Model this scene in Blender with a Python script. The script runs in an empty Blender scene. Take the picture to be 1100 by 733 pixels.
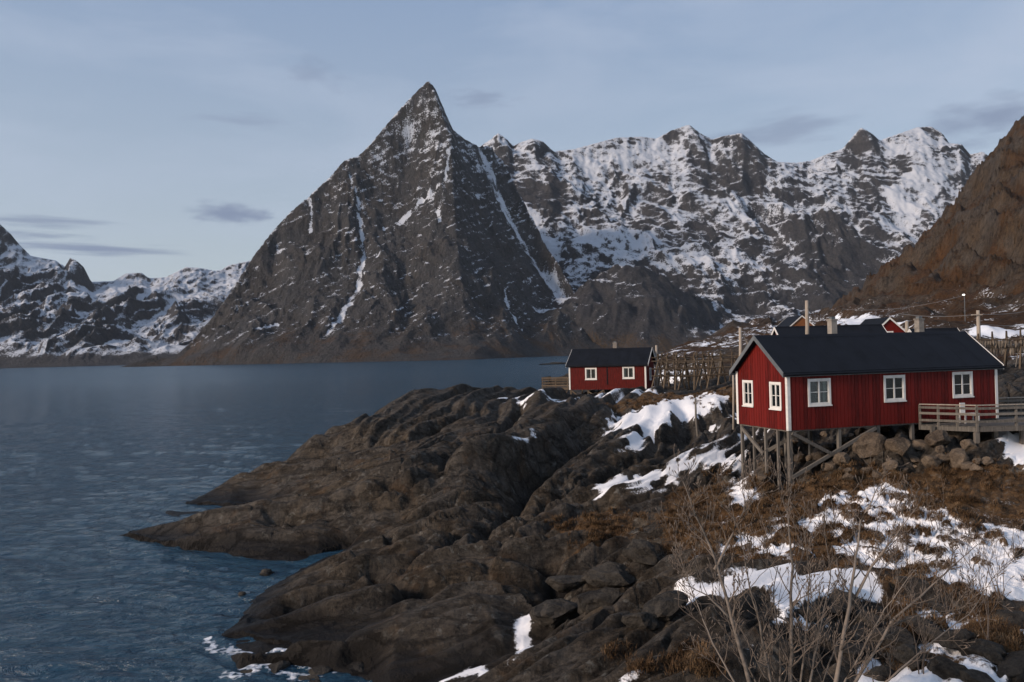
import bpy, bmesh, math, random
import numpy as np
from mathutils import Vector, Matrix, Euler
from mathutils.geometry import delaunay_2d_cdt
from mathutils import noise as mnoise

scene = bpy.context.scene
col = scene.collection
RAD = math.radians

# ---------------------------------------------------------------- camera
FPX, W_PX, H_PX = 855.0, 1100.0, 733.0        # 28 mm lens on a 36 mm sensor
EYE = 10.0
ROLL, PITCH = RAD(1.4), math.atan2(11.5, FPX)
cam_d = bpy.data.cameras.new('camera')
cam_d.sensor_width = 36.0
cam_d.lens = 36.0 * FPX / W_PX
cam_d.clip_start, cam_d.clip_end = 0.5, 30000.0
cam = bpy.data.objects.new('camera', cam_d)
col.objects.link(cam)
CAM_M = Euler((math.pi / 2 + PITCH, 0, 0)).to_matrix() @ Matrix.Rotation(-ROLL, 3, 'Z')
cam.matrix_world = Matrix.Translation((0, 0, EYE)) @ CAM_M.to_4x4()
scene.camera = cam

# ---------------------------------------------------------------- sky and sun
SUN_AZ, SUN_EL = RAD(243), RAD(22)            # low, behind the camera to the left, veiled
world = bpy.data.worlds.new('World'); scene.world = world
world.use_nodes = True
wn, wl = world.node_tree.nodes, world.node_tree.links
wn.clear()
w_out = wn.new('ShaderNodeOutputWorld'); w_bg = wn.new('ShaderNodeBackground')
w_sky = wn.new('ShaderNodeTexSky'); w_sky.sky_type = 'NISHITA'; w_sky.sun_disc = False
w_sky.sun_elevation = SUN_EL; w_sky.sun_rotation = SUN_AZ
w_sky.air_density = 1.0; w_sky.dust_density = 2.0; w_sky.ozone_density = 2.0
w_bg.inputs['Strength'].default_value = 0.072
w_tc = wn.new('ShaderNodeTexCoord')
# thin high veil over the whole sky, and torn grey-mauve wisps
w_veil = wn.new('ShaderNodeMix'); w_veil.data_type = 'RGBA'
w_veil.inputs[0].default_value = 0.62
w_sep = wn.new('ShaderNodeSeparateXYZ'); wl.new(w_tc.outputs['Generated'], w_sep.inputs[0])
w_grad = wn.new('ShaderNodeValToRGB'); e_ = w_grad.color_ramp.elements                # the veil is thicker and paler towards the horizon
e_[0].position, e_[0].color = 0.0, (0.67, 0.73, 0.765, 1); e_[1].position, e_[1].color = 0.45, (0.34, 0.46, 0.68, 1)
wl.new(w_sep.outputs[2], w_grad.inputs[0])
w_sc = wn.new('ShaderNodeVectorMath'); w_sc.operation = 'SCALE'; w_sc.inputs[3].default_value = 10.0
wl.new(w_grad.outputs[0], w_sc.inputs[0]); wl.new(w_sc.outputs[0], w_veil.inputs[7])
wl.new(w_sky.outputs[0], w_veil.inputs[6])

def wnode(t, **kw):
    n = wn.new(t)
    for k, v in kw.items(): setattr(n, k, v)
    return n
w_map = wnode('ShaderNodeMapping'); w_map.inputs['Scale'].default_value = (1.0, 1.0, 3.6)
wl.new(w_tc.outputs['Generated'], w_map.inputs['Vector'])
w_n1 = wnode('ShaderNodeTexNoise'); w_n1.inputs['Scale'].default_value = 3.1
w_n1.inputs['Detail'].default_value = 6; w_n1.inputs['Roughness'].default_value = 0.55
w_n1.inputs['Distortion'].default_value = 0.35
wl.new(w_map.outputs[0], w_n1.inputs['Vector'])
w_r1 = wnode('ShaderNodeMapRange'); w_r1.inputs[1].default_value = 0.42; w_r1.inputs[2].default_value = 0.74
w_r1.inputs[3].default_value = 0.0; w_r1.inputs[4].default_value = 0.55
wl.new(w_n1.outputs['Fac'], w_r1.inputs[0])
w_c1 = wnode('ShaderNodeMix', data_type='RGBA'); w_c1.inputs[7].default_value = (4.9, 5.6, 7.0, 1)
wl.new(w_r1.outputs[0], w_c1.inputs[0]); wl.new(w_veil.outputs[2], w_c1.inputs[6])
last = w_c1.outputs[2]

def pix_dir(px, py):
    d = CAM_M @ Vector(((px - W_PX / 2) / FPX, -(py - H_PX / 2) / FPX, -1.0))
    return d

def sky_cloud(px, py, rx, ry, tone, amount, seed):
    """one small cloud standing in a given direction of the sky, ragged by noise"""
    global last
    d = pix_dir(px, py).normalized()
    az, el = math.atan2(d.x, d.y), math.asin(d.z)
    m = wnode('ShaderNodeMapping', vector_type='POINT')
    m.inputs['Rotation'].default_value = (0, 0, az)
    wl.new(w_tc.outputs['Generated'], m.inputs['Vector'])
    m2 = wnode('ShaderNodeMapping', vector_type='TEXTURE')
    m2.inputs['Location'].default_value = (0, 1, math.sin(el)); m2.inputs['Scale'].default_value = (rx, 1.2, ry)
    wl.new(m.outputs[0], m2.inputs['Vector'])
    n = wnode('ShaderNodeTexNoise'); n.inputs['Scale'].default_value = 1.7; n.inputs['Detail'].default_value = 5
    mo = wnode('ShaderNodeVectorMath', operation='ADD'); mo.inputs[1].default_value = (seed, seed * 2, 0)
    wl.new(m2.outputs[0], mo.inputs[0]); wl.new(mo.outputs[0], n.inputs['Vector'])
    ln = wnode('ShaderNodeVectorMath', operation='LENGTH'); wl.new(m2.outputs[0], ln.inputs[0])
    s = wnode('ShaderNodeMath', operation='MULTIPLY_ADD'); s.inputs[1].default_value = 1.9
    wl.new(n.outputs['Fac'], s.inputs[0]); 
    neg = wnode('ShaderNodeMath', operation='MULTIPLY'); neg.inputs[1].default_value = -1.0
    wl.new(ln.outputs['Value'], neg.inputs[0]); wl.new(neg.outputs[0], s.inputs[2])
    r = wnode('ShaderNodeMapRange', interpolation_type='SMOOTHSTEP')
    r.inputs[1].default_value = 0.05; r.inputs[2].default_value = 0.95; r.inputs[3].default_value = 0; r.inputs[4].default_value = amount
    wl.new(s.outputs[0], r.inputs[0])
    mx = wnode('ShaderNodeMix', data_type='RGBA'); mx.inputs[7].default_value = tone
    wl.new(r.outputs[0], mx.inputs[0]); wl.new(last, mx.inputs[6])
    last = mx.outputs[2]
GREY = (2.2, 2.75, 4.0, 1)
sky_cloud(246, 229, 0.060, 0.020, GREY, 0.95, 1.3)
sky_cloud(95, 268, 0.150, 0.010, GREY, 0.9, 4.1)
sky_cloud(30, 238, 0.120, 0.009, GREY, 0.7, 7.7)
sky_cloud(40, 253, 0.060, 0.007, GREY, 0.6, 2.9)
sky_cloud(515, 108, 0.060, 0.016, GREY, 0.5, 3.3)
sky_cloud(340, 78, 0.050, 0.025, GREY, 0.4, 5.5)
sky_cloud(265, 130, 0.075, 0.012, GREY, 0.35, 8.2)
sky_cloud(845, 140, 0.120, 0.022, GREY, 0.55, 6.1)
sky_cloud(1065, 128, 0.110, 0.035, GREY, 0.8, 9.4)
wl.new(last, w_bg.inputs['Color']); wl.new(w_bg.outputs[0], w_out.inputs['Surface'])

sun_d = bpy.data.lights.new('sun', 'SUN')
sun_d.energy, sun_d.angle, sun_d.color = 2.7, RAD(11), (1.0, 0.82, 0.68)
sun = bpy.data.objects.new('sun', sun_d); col.objects.link(sun)
sdir = Vector((math.sin(SUN_AZ) * math.cos(SUN_EL), math.cos(SUN_AZ) * math.cos(SUN_EL), math.sin(SUN_EL)))
sun.rotation_euler = sdir.to_track_quat('Z', 'Y').to_euler()
sun.location = (-40, -30, 60)

vs = scene.view_settings
vs.view_transform = 'Standard'; vs.look = 'None'; vs.exposure = 0.48; vs.gamma = 1.0; vs.use_curve_mapping = False
scene.cycles.use_denoising = True
scene.cycles.max_bounces = 5; scene.cycles.diffuse_bounces = 2; scene.cycles.glossy_bounces = 3
scene.cycles.transparent_max_bounces = 8; scene.cycles.transmission_bounces = 4; scene.cycles.volume_bounces = 0

# ---------------------------------------------------------------- projection helpers (used to survey the place from the photo)
_D = None
def at(px, py, Y):
    """point at depth Y seen at photo pixel (px, py)"""
    d = pix_dir(px, py)
    k = Y / d.y
    return (d.x * k, Y, EYE + d.z * k)
def on(px, py, z):
    """point of the level z seen at photo pixel"""
    d = pix_dir(px, py)
    k = (z - EYE) / d.z
    return (d.x * k, d.y * k, z)
CAM_I = np.array(CAM_M.transposed())
def project(P):
    q = (P - np.array([0, 0, EYE])) @ CAM_I.T
    return W_PX / 2 + FPX * q[:, 0] / -q[:, 2], H_PX / 2 - FPX * q[:, 1] / -q[:, 2]

# ---------------------------------------------------------------- noise
def _hash(ix, iy, seed):
    h = (ix.astype(np.int64) * 374761393 + iy.astype(np.int64) * 668265263 + seed * 974634777) & 0xFFFFFFFF
    h = ((h ^ (h >> 13)) * 1274126177) & 0xFFFFFFFF
    return (h ^ (h >> 16)) & 0xFFFFFFFF
def pn(x, y, seed=0):
    """2-D gradient noise, about -1..1"""
    xi, yi = np.floor(x), np.floor(y); fx, fy = x - xi, y - yi
    u, v = fx * fx * fx * (fx * (fx * 6 - 15) + 10), fy * fy * fy * (fy * (fy * 6 - 15) + 10)
    def g(ax, ay, dx, dy):
        a = _hash(ax, ay, seed).astype(np.float64) * (2 * math.pi / 4294967296.0)
        return np.cos(a) * dx + np.sin(a) * dy
    n00, n10 = g(xi, yi, fx, fy), g(xi + 1, yi, fx - 1, fy)
    n01, n11 = g(xi, yi + 1, fx, fy - 1), g(xi + 1, yi + 1, fx - 1, fy - 1)
    return 1.5 * ((n00 * (1 - u) + n10 * u) * (1 - v) + (n01 * (1 - u) + n11 * u) * v)
def fbm(x, y, oct=5, seed=0, gain=0.5):
    s = np.zeros_like(x); a = 1.0
    for i in range(oct):
        s += a * pn(x, y, seed + i * 17); x = x * 2.03 + 3.1; y = y * 2.03 - 1.7; a *= gain
    return s
def ridged(x, y, oct=5, seed=0, gain=0.55):
    s = np.zeros_like(x); a = 1.0; w = 1.0
    for i in range(oct):
        n = 1 - np.abs(pn(x, y, seed + i * 31)); n = n * n * w
        s += a * n; w = np.clip(n * 1.6, 0, 1); x = x * 2.07 + 5.3; y = y * 2.07 + 2.9; a *= gain
    return s
def sstep(a, b, x):
    t = np.clip((x - a) / (b - a), 0, 1); return t * t * (3 - 2 * t)
def cell(x, y, seed=0):
    """worley: distance to the border between cells (F2-F1) and a random value per cell"""
    xi, yi = np.floor(x), np.floor(y)
    f1 = np.full(x.shape, 9.0); f2 = np.full(x.shape, 9.0); idv = np.zeros(x.shape)
    for dx in (-1, 0, 1):
        for dy in (-1, 0, 1):
            h = _hash(xi + dx, yi + dy, seed); h2 = _hash(xi + dx, yi + dy, seed + 91)
            cx = xi + dx + h / 4294967296.0; cy = yi + dy + h2 / 4294967296.0
            d = np.hypot(x - cx, y - cy)
            m = d < f1
            f2 = np.where(m, f1, np.minimum(f2, d)); idv = np.where(m, (h % 1000) / 1000.0, idv); f1 = np.where(m, d, f1)
    return f2 - f1, idv

# ---------------------------------------------------------------- surveyed terrain: break lines -> triangulation -> dense grid
def tin(lines, pts):
    vs_, es = [], []
    for ln in lines:
        b = len(vs_); vs_ += [tuple(p) for p in ln]
        es += [(b + i, b + i + 1) for i in range(len(ln) - 1)]
    vs_ += [tuple(p) for p in pts]
    r = delaunay_2d_cdt([Vector((p[0], p[1])) for p in vs_], es, [], 0, 1e-3)
    V = np.array([(v.x, v.y) for v in r[0]])
    Z = np.zeros(len(V)); known = np.zeros(len(V), bool)
    for i, src in enumerate(r[3]):
        if src: Z[i] = vs_[src[0]][2]; known[i] = True
    for i in np.where(~known)[0]:                      # crossings of two break lines
        d = np.hypot(*(V[known] - V[i]).T); k = np.argsort(d)[:3]
        Z[i] = np.average(Z[known][k], weights=1 / (d[k] + 1e-3))
    return V, Z, [tuple(f) for f in r[2]]
def tin_eval(T, X, Y, outside=-30.0):
    V, Z, F = T
    out = np.full(X.shape, outside)
    xf, yf, of = X.ravel(), Y.ravel(), out.ravel()
    order = np.argsort(yf, kind='stable'); ys = yf[order]
    for f in F:
        (x0, y0), (x1, y1), (x2, y2) = V[f[0]], V[f[1]], V[f[2]]
        lo, hi = np.searchsorted(ys, min(y0, y1, y2)), np.searchsorted(ys, max(y0, y1, y2), 'right')
        if hi <= lo: continue
        idx = order[lo:hi]; xx = xf[idx]
        idx = idx[(xx >= min(x0, x1, x2)) & (xx <= max(x0, x1, x2))]
        if not len(idx): continue
        xx, yy = xf[idx], yf[idx]
        det = (y1 - y2) * (x0 - x2) + (x2 - x1) * (y0 - y2)
        if abs(det) < 1e-9: continue
        a = ((y1 - y2) * (xx - x2) + (x2 - x1) * (yy - y2)) / det
        b = ((y2 - y0) * (xx - x2) + (x0 - x2) * (yy - y2)) / det
        c = 1 - a - b
        m = (a >= -1e-6) & (b >= -1e-6) & (c >= -1e-6)
        of[idx[m]] = a[m] * Z[f[0]] + b[m] * Z[f[1]] + c[m] * Z[f[2]]
    return of.reshape(X.shape)
def blur(Zg, n=1):
    for _ in range(n):
        P = np.pad(Zg, 1, mode='edge')
        Zg = (P[:-2, 1:-1] + P[2:, 1:-1] + P[1:-1, :-2] + P[1:-1, 2:] + 2 * Zg) / 6
    return Zg
def grid_xy(px0, px1, cols, Ys):
    u = np.linspace((px0 - 550) / FPX, (px1 - 550) / FPX, cols)
    Yg, U = np.meshgrid(Ys, u, indexing='ij')
    return U * Yg, Yg
def grid_normal(X, Y, Z):
    def d(A, ax): return np.gradient(A, axis=ax)
    ax = np.stack([d(X, 1), d(Y, 1), d(Z, 1)], -1); ay = np.stack([d(X, 0), d(Y, 0), d(Z, 0)], -1)
    n = np.cross(ax, ay); n /= np.linalg.norm(n, axis=-1, keepdims=True) + 1e-12
    return n
def seg_dist(X, Y, line):
    """distance to a polyline in plan and the parameter along it"""
    best = np.full(X.shape, 1e9); par = np.zeros(X.shape)
    n = len(line) - 1
    for i in range(n):
        ax, ay = line[i][:2]; bx, by = line[i + 1][:2]
        dx, dy = bx - ax, by - ay; L = dx * dx + dy * dy + 1e-9
        t = np.clip(((X - ax) * dx + (Y - ay) * dy) / L, 0, 1)
        d = np.hypot(X - ax - t * dx, Y - ay - t * dy)
        m = d < best; best = np.where(m, d, best); par = np.where(m, (i + t) / n, par)
    return best, par
def poly_sd(X, Y, poly):
    """signed distance in plan, positive inside"""
    d, _ = seg_dist(X, Y, list(poly) + [poly[0]])
    ins = np.zeros(X.shape, bool); n = len(poly)
    for i in range(n):
        x0, y0 = poly[i][:2]; x1, y1 = poly[(i + 1) % n][:2]
        c = ((y0 > Y) != (y1 > Y)) & (X < (x1 - x0) * (Y - y0) / (y1 - y0 + 1e-12) + x0)
        ins ^= c
    return np.where(ins, d, -d)
class Picker:
    """finds the surface point that a photo pixel sees"""
    def __init__(s, X, Y, Z):
        s.P = np.stack([X.ravel(), Y.ravel(), Z.ravel()], 1)
        s.px, s.py = project(s.P)
        s.ok = s.P[:, 2] > -0.6
    def __call__(s, px, py):
        d = np.where(s.ok, np.hypot(s.px - px, s.py - py), 1e9)
        near = np.where(d <= d.min() + 2.5)[0]
        return tuple(s.P[near[np.argmin(s.P[near, 1])]])
    def line(s, L): return [s(*p) for p in L]

def fit_skyline(X, Y, Z, line, win=9, power=3):
    """bring the roughened ridge back to its surveyed height"""
    u = X[0] / Y[0]; L = sorted((p[0] / p[1], (p[2] - EYE) / p[1]) for p in line)
    want = np.interp(u, [a for a, b in L], [b for a, b in L])
    e = (Z - EYE) / Y; top = e.max(0); c = want - top
    k = np.ones(win) / win; c = np.convolve(np.pad(c, win // 2, mode='edge'), k, 'valid')
    c = np.where((u >= L[0][0]) & (u <= L[-1][0]), c, 0)
    return Z + c * Y * np.clip(e / np.maximum(top, 1e-3), 0, 1) ** power

def mesh_grid(name, X, Y, Z, mat, attrs=None, keep=None, smooth=True):
    r, c = X.shape
    V = np.stack([X.ravel(), Y.ravel(), Z.ravel()], 1).astype(np.float32)
    i = np.arange(r * c).reshape(r, c)
    Q = np.stack([i[:-1, :-1], i[:-1, 1:], i[1:, 1:], i[1:, :-1]], -1).reshape(-1, 4)
    if keep is not None:
        Q = Q[keep.ravel()[Q].any(1)]
        used = np.unique(Q); rm = np.full(r * c, -1); rm[used] = np.arange(len(used))
        V = V[used]; Q = rm[Q]
        attrs = {k: a.ravel()[used] for k, a in (attrs or {}).items()}
    return mesh_np(name, V, Q, mat, attrs, smooth)
def mesh_np(name, V, Q, mat, attrs=None, smooth=True, parent=None):
    me = bpy.data.meshes.new(name); k = Q.shape[1]
    me.vertices.add(len(V)); me.vertices.foreach_set('co', np.asarray(V, np.float32).ravel())
    me.loops.add(Q.size); me.loops.foreach_set('vertex_index', Q.astype(np.int32).ravel())
    me.polygons.add(len(Q)); me.polygons.foreach_set('loop_start', np.arange(0, Q.size, k, dtype=np.int32))
    try: me.polygons.foreach_set('loop_total', np.full(len(Q), k, np.int32))
    except Exception: pass
    me.polygons.foreach_set('use_smooth', np.full(len(Q), smooth))
    for n, a in (attrs or {}).items():
        at_ = me.attributes.new(n, 'FLOAT', 'POINT'); at_.data.foreach_set('value', np.asarray(a, np.float32).ravel())
    me.update(calc_edges=True); me.validate()
    me.materials.append(mat)
    o = bpy.data.objects.new(name, me); col.objects.link(o)
    if parent: o.parent = parent
    return o
def structure(o, label=None):
    o['kind'] = 'structure'
    if label: o['label'] = label
    return o

# ---------------------------------------------------------------- materials
def new_mat(name):
    m = bpy.data.materials.new(name); m.use_nodes = True
    nt = m.node_tree; return m, nt.nodes, nt.links, nt.nodes['Principled BSDF']
def ramp(N, stops):
    r = N.new('ShaderNodeValToRGB'); e = r.color_ramp.elements
    e[0].position, e[0].color = stops[0][0], (*stops[0][1], 1)
    e[1].position, e[1].color = stops[-1][0], (*stops[-1][1], 1)
    for p, c in stops[1:-1]:
        k = e.new(p); k.color = (*c, 1)
    return r
def noise_n(N, L, scale, detail=5, rough=0.6, vec=None, dist=0.0):
    n = N.new('ShaderNodeTexNoise'); n.inputs['Scale'].default_value = scale; n.inputs['Detail'].default_value = detail
    n.inputs['Roughness'].default_value = rough; n.inputs['Distortion'].default_value = dist
    if vec is not None: L.new(vec, n.inputs['Vector'])
    return n
def mixc(N, L, fac, a, b):
    m = N.new('ShaderNodeMix'); m.data_type = 'RGBA'
    for s, v in ((0, fac), (6, a), (7, b)):
        if hasattr(v, 'is_output'): L.new(v, m.inputs[s])
        elif s == 0: m.inputs[0].default_value = v
        else: m.inputs[s].default_value = (*v, 1)
    return m.outputs[2]
def attr_n(N, name):
    a = N.new('ShaderNodeAttribute'); a.attribute_name = name; return a.outputs['Fac']
def mrange(N, L, v, a, b, c=0.0, d=1.0):
    m = N.new('ShaderNodeMapRange'); L.new(v, m.inputs[0])
    for i, x in zip((1, 2, 3, 4), (a, b, c, d)): m.inputs[i].default_value = x
    return m.outputs[0]
def math_n(N, L, op, a, b):
    m = N.new('ShaderNodeMath'); m.operation = op
    for i, v in enumerate((a, b)):
        if hasattr(v, 'is_output'): L.new(v, m.inputs[i])
        else: m.inputs[i].default_value = v
    return m.outputs[0]

def terrain_mat(name, rock_a, rock_b, turf_a, turf_b, scale, snow_col=(0.78, 0.80, 0.84), bump_d=1.0, bump_s=0.6, rough=0.85, wet=False, aniso=(1, 1, 1), streak=(1, 1, .15), srot=0, crack=None, sjit=1.15, hue=(1.0, .82, .62), srange=(.46, .56)):
    m, N, L, B = new_mat(name)
    g = N.new('ShaderNodeNewGeometry'); pos = g.outputs['Position']
    mp = N.new('ShaderNodeMapping'); mp.inputs['Scale'].default_value = aniso; L.new(pos, mp.inputs['Vector']); vec = mp.outputs[0]
    n1 = noise_n(N, L, scale, 6, 0.68, vec, 0.4); n2 = noise_n(N, L, scale * 7, 6, 0.72, vec); n5 = noise_n(N, L, scale * 32, 4, 0.7, vec)
    mp2 = N.new('ShaderNodeMapping'); mp2.inputs['Scale'].default_value = streak; mp2.inputs['Rotation'].default_value = (0, 0, RAD(srot)); L.new(pos, mp2.inputs['Vector'])
    n6 = noise_n(N, L, scale * 9, 5, 0.65, mp2.outputs[0], 0.2)
    mixn = math_n(N, L, 'MULTIPLY', n1.outputs['Fac'], 0.30)
    for n_, k_ in ((n2, .28), (n5, .20), (n6, .22)): mixn = math_n(N, L, 'ADD', mixn, math_n(N, L, 'MULTIPLY', n_.outputs['Fac'], k_))
    mid = [(a + b) / 2 for a, b in zip(rock_a, rock_b)]
    rr = ramp(N, [(0.41, rock_a), (0.5, mid), (0.60, rock_b)]); L.new(mixn, rr.inputs[0])
    tr = ramp(N, [(0.40, turf_a), (0.60, turf_b)]); L.new(mixn, tr.inputs[0])
    n3 = noise_n(N, L, scale * 12, 5, 0.7, pos)
    jit = math_n(N, L, 'MULTIPLY', math_n(N, L, 'SUBTRACT', n3.outputs['Fac'], 0.5), 1.1)
    tf = mrange(N, L, math_n(N, L, 'ADD', attr_n(N, 'turf'), jit), 0.42, 0.58)
    c = mixc(N, L, tf, rr.outputs[0], tr.outputs[0])
    n7 = noise_n(N, L, scale * .45, 4, .6, pos, .5); hv = N.new('ShaderNodeMix'); hv.data_type = 'RGBA'; hv.blend_type = 'MULTIPLY'; L.new(mrange(N, L, n7.outputs['Fac'], .40, .62), hv.inputs[0]); L.new(c, hv.inputs[6]); hv.inputs[7].default_value = (*hue, 1); c = hv.outputs[2]
    rgh = None
    if wet:
        ln1 = noise_n(N, L, 2.3, 6, .72, pos, .6); ln2 = noise_n(N, L, .55, 5, .65, pos, .4)
        c = mixc(N, L, mrange(N, L, ln1.outputs['Fac'], .56, .66, 0, .8), c, (0.125, 0.116, 0.10))
        c = mixc(N, L, mrange(N, L, ln2.outputs['Fac'], .57, .66, 0, .45), c, (0.066, 0.038, 0.019))
        wz = attr_n(N, 'wet')
        c = mixc(N, L, wz, c, (0.009, 0.0072, 0.006))
        rgh = mrange(N, L, wz, 0, 1, rough, 0.5)
    sf = mrange(N, L, math_n(N, L, 'ADD', attr_n(N, 'snow'), math_n(N, L, 'MULTIPLY', jit, sjit)), *srange)
    sn = noise_n(N, L, scale * 3, 5, 0.6, pos)
    sc = mixc(N, L, sn.outputs['Fac'], snow_col, tuple(x * 0.86 for x in snow_col))
    c = mixc(N, L, sf, c, sc)
    L.new(c, B.inputs['Base Color'])
    r0 = rgh if rgh is not None else None
    mr = N.new('ShaderNodeMix'); mr.data_type = 'FLOAT'; L.new(sf, mr.inputs[0])
    if r0 is not None: L.new(r0, mr.inputs[2])
    else: mr.inputs[2].default_value = rough
    mr.inputs[3].default_value = 0.7; L.new(mr.outputs[0], B.inputs['Roughness'])
    B.inputs['Specular IOR Level'].default_value = 0.12
    bp = N.new('ShaderNodeBump'); bp.inputs['Distance'].default_value = bump_d
    n4 = noise_n(N, L, scale * 4, 8, 0.72, vec, 0.3); hh = n4.outputs['Fac']
    if crack:
        mp3 = N.new('ShaderNodeMapping'); mp3.inputs['Scale'].default_value = crack; mp3.inputs['Rotation'].default_value = (0, 0, RAD(srot)); L.new(pos, mp3.inputs['Vector'])
        wv = N.new('ShaderNodeVectorMath'); wv.operation = 'MULTIPLY_ADD'; L.new(n2.outputs['Color'], wv.inputs[0]); wv.inputs[1].default_value = (.5, .5, .5); L.new(mp3.outputs[0], wv.inputs[2])
        vo = N.new('ShaderNodeTexVoronoi'); vo.feature = 'DISTANCE_TO_EDGE'; L.new(wv.outputs[0], vo.inputs['Vector']); vo.inputs['Scale'].default_value = 1.0
        hh = math_n(N, L, 'ADD', hh, mrange(N, L, vo.outputs['Distance'], 0, .07, -.55, 0))
    L.new(hh, bp.inputs['Height'])
    L.new(mrange(N, L, sf, 0, 1, bump_s, bump_s * 0.25), bp.inputs['Strength'])
    L.new(bp.outputs[0], B.inputs['Normal'])
    return m
def paint_mat(name, c, var=0.12, rough=0.6, scale=3.0, bump=0.0, aniso=(1, 1, 1)):
    m, N, L, B = new_mat(name)
    tc = N.new('ShaderNodeTexCoord'); mp = N.new('ShaderNodeMapping'); mp.inputs['Scale'].default_value = aniso
    L.new(tc.outputs['Object'], mp.inputs['Vector'])
    oi = N.new('ShaderNodeObjectInfo')
    ad = N.new('ShaderNodeVectorMath'); ad.operation = 'ADD'; L.new(mp.outputs[0], ad.inputs[0]); L.new(oi.outputs['Location'], ad.inputs[1])
    n = noise_n(N, L, scale, 6, 0.65, ad.outputs[0])
    k = math_n(N, L, 'ADD', n.outputs['Fac'], math_n(N, L, 'MULTIPLY', math_n(N, L, 'SUBTRACT', oi.outputs['Random'], 0.5), 0.35))
    r = ramp(N, [(0.25, tuple(x * (1 - var * 2) for x in c)), (0.5, c), (0.8, tuple(min(1, x * (1 + var)) for x in c))])
    L.new(k, r.inputs[0]); L.new(r.outputs[0], B.inputs['Base Color'])
    B.inputs['Roughness'].default_value = rough; B.inputs['Specular IOR Level'].default_value = 0.15
    if bump:
        b = N.new('ShaderNodeBump'); b.inputs['Strength'].default_value = 0.6; b.inputs['Distance'].default_value = bump
        n2 = noise_n(N, L, scale * 6, 6, 0.7, ad.outputs[0]); L.new(n2.outputs['Fac'], b.inputs['Height']); L.new(b.outputs[0], B.inputs['Normal'])
    return m
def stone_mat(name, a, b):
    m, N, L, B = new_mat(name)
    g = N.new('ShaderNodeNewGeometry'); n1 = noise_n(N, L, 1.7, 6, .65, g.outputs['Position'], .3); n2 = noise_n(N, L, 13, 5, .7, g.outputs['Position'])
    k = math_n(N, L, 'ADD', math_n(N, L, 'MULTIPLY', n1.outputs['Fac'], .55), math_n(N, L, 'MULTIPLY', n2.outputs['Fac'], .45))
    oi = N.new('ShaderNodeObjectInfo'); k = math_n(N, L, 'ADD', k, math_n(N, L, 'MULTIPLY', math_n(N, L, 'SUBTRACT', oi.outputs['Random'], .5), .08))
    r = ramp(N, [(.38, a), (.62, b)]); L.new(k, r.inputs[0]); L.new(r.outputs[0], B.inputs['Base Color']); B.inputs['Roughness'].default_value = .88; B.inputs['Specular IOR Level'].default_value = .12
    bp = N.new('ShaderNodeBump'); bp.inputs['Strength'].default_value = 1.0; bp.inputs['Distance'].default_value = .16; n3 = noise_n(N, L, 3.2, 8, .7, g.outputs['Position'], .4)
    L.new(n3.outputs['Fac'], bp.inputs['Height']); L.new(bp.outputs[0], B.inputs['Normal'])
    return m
#MATS
MAT = {
 'red': paint_mat('red_boards', (0.112, 0.0084, 0.0062), 0.24, 0.62, 2.5, 0.004, (6, 6, 0.7)),
 'white': paint_mat('white_paint', (0.62, 0.60, 0.57), 0.10, 0.55, 4.0),
 'grey_trim': paint_mat('grey_trim', (0.115, 0.125, 0.135), 0.12, 0.6, 3.0),
 'roof': paint_mat('roof_felt', (0.0072, 0.0090, 0.0135), 0.28, 0.75, 1.2, 0.006),
 'wood': paint_mat('weathered_wood', (0.128, 0.114, 0.099), 0.22, 0.8, 3.0, 0.006, (5, 5, 0.6)),
 'wood_brown': paint_mat('brown_wood', (0.105, 0.078, 0.054), 0.25, 0.8, 3.0, 0.006, (4, 4, 0.6)),
 'pole': paint_mat('pale_pole', (0.30, 0.255, 0.21), 0.18, 0.8, 3.0, 0.004, (5, 5, 0.5)),
 'brick': paint_mat('chimney_mortar', (0.23, 0.205, 0.18), 0.22, 0.85, 5.0, 0.01),
 'boulder': stone_mat('boulder_stone', (0.046, 0.035, 0.027), (0.165, 0.126, 0.092)),
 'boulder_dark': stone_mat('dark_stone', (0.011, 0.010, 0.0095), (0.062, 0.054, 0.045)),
 'bark': paint_mat('birch_bark', (0.165, 0.135, 0.112), 0.32, 0.8, 7.0, 0.006),
 'twig': paint_mat('twig', (0.118, 0.092, 0.074), 0.2, 0.8, 7.0),
 'grass': paint_mat('dead_grass', (0.115, 0.062, 0.026), 0.35, 0.9, 1.1),
 'orange': paint_mat('ochre_boards', (0.19, 0.075, 0.03), 0.15, 0.7, 2.0),
 'metal': paint_mat('grey_metal', (0.28, 0.29, 0.30), 0.1, 0.45, 3.0),
 'curtain': paint_mat('curtain', (0.42, 0.40, 0.34), 0.1, 0.9, 3.0),
 'cable': paint_mat('cable', (0.16, 0.16, 0.165), 0.1, 0.6, 3.0),
 'fish': paint_mat('dried_fish', (0.15, 0.125, 0.10), 0.4, 0.8, 1.3, 0.01),
}
def glass_mat():
    m, N, L, B = new_mat('window_glass')
    out = N['Material Output'] if 'Material Output' in N else N.new('ShaderNodeOutputMaterial')
    t = N.new('ShaderNodeBsdfTransparent'); t.inputs[0].default_value = (0.75, 0.8, 0.8, 1)
    gl = N.new('ShaderNodeBsdfGlossy'); gl.inputs['Roughness'].default_value = 0.03
    lw = N.new('ShaderNodeFresnel'); lw.inputs[0].default_value = 1.5
    mx = N.new('ShaderNodeMixShader'); L.new(lw.outputs[0], mx.inputs[0]); L.new(t.outputs[0], mx.inputs[1]); L.new(gl.outputs[0], mx.inputs[2])
    L.new(mx.outputs[0], out.inputs['Surface']); N.remove(B)
    return m
MAT['glass'] = glass_mat()

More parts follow.
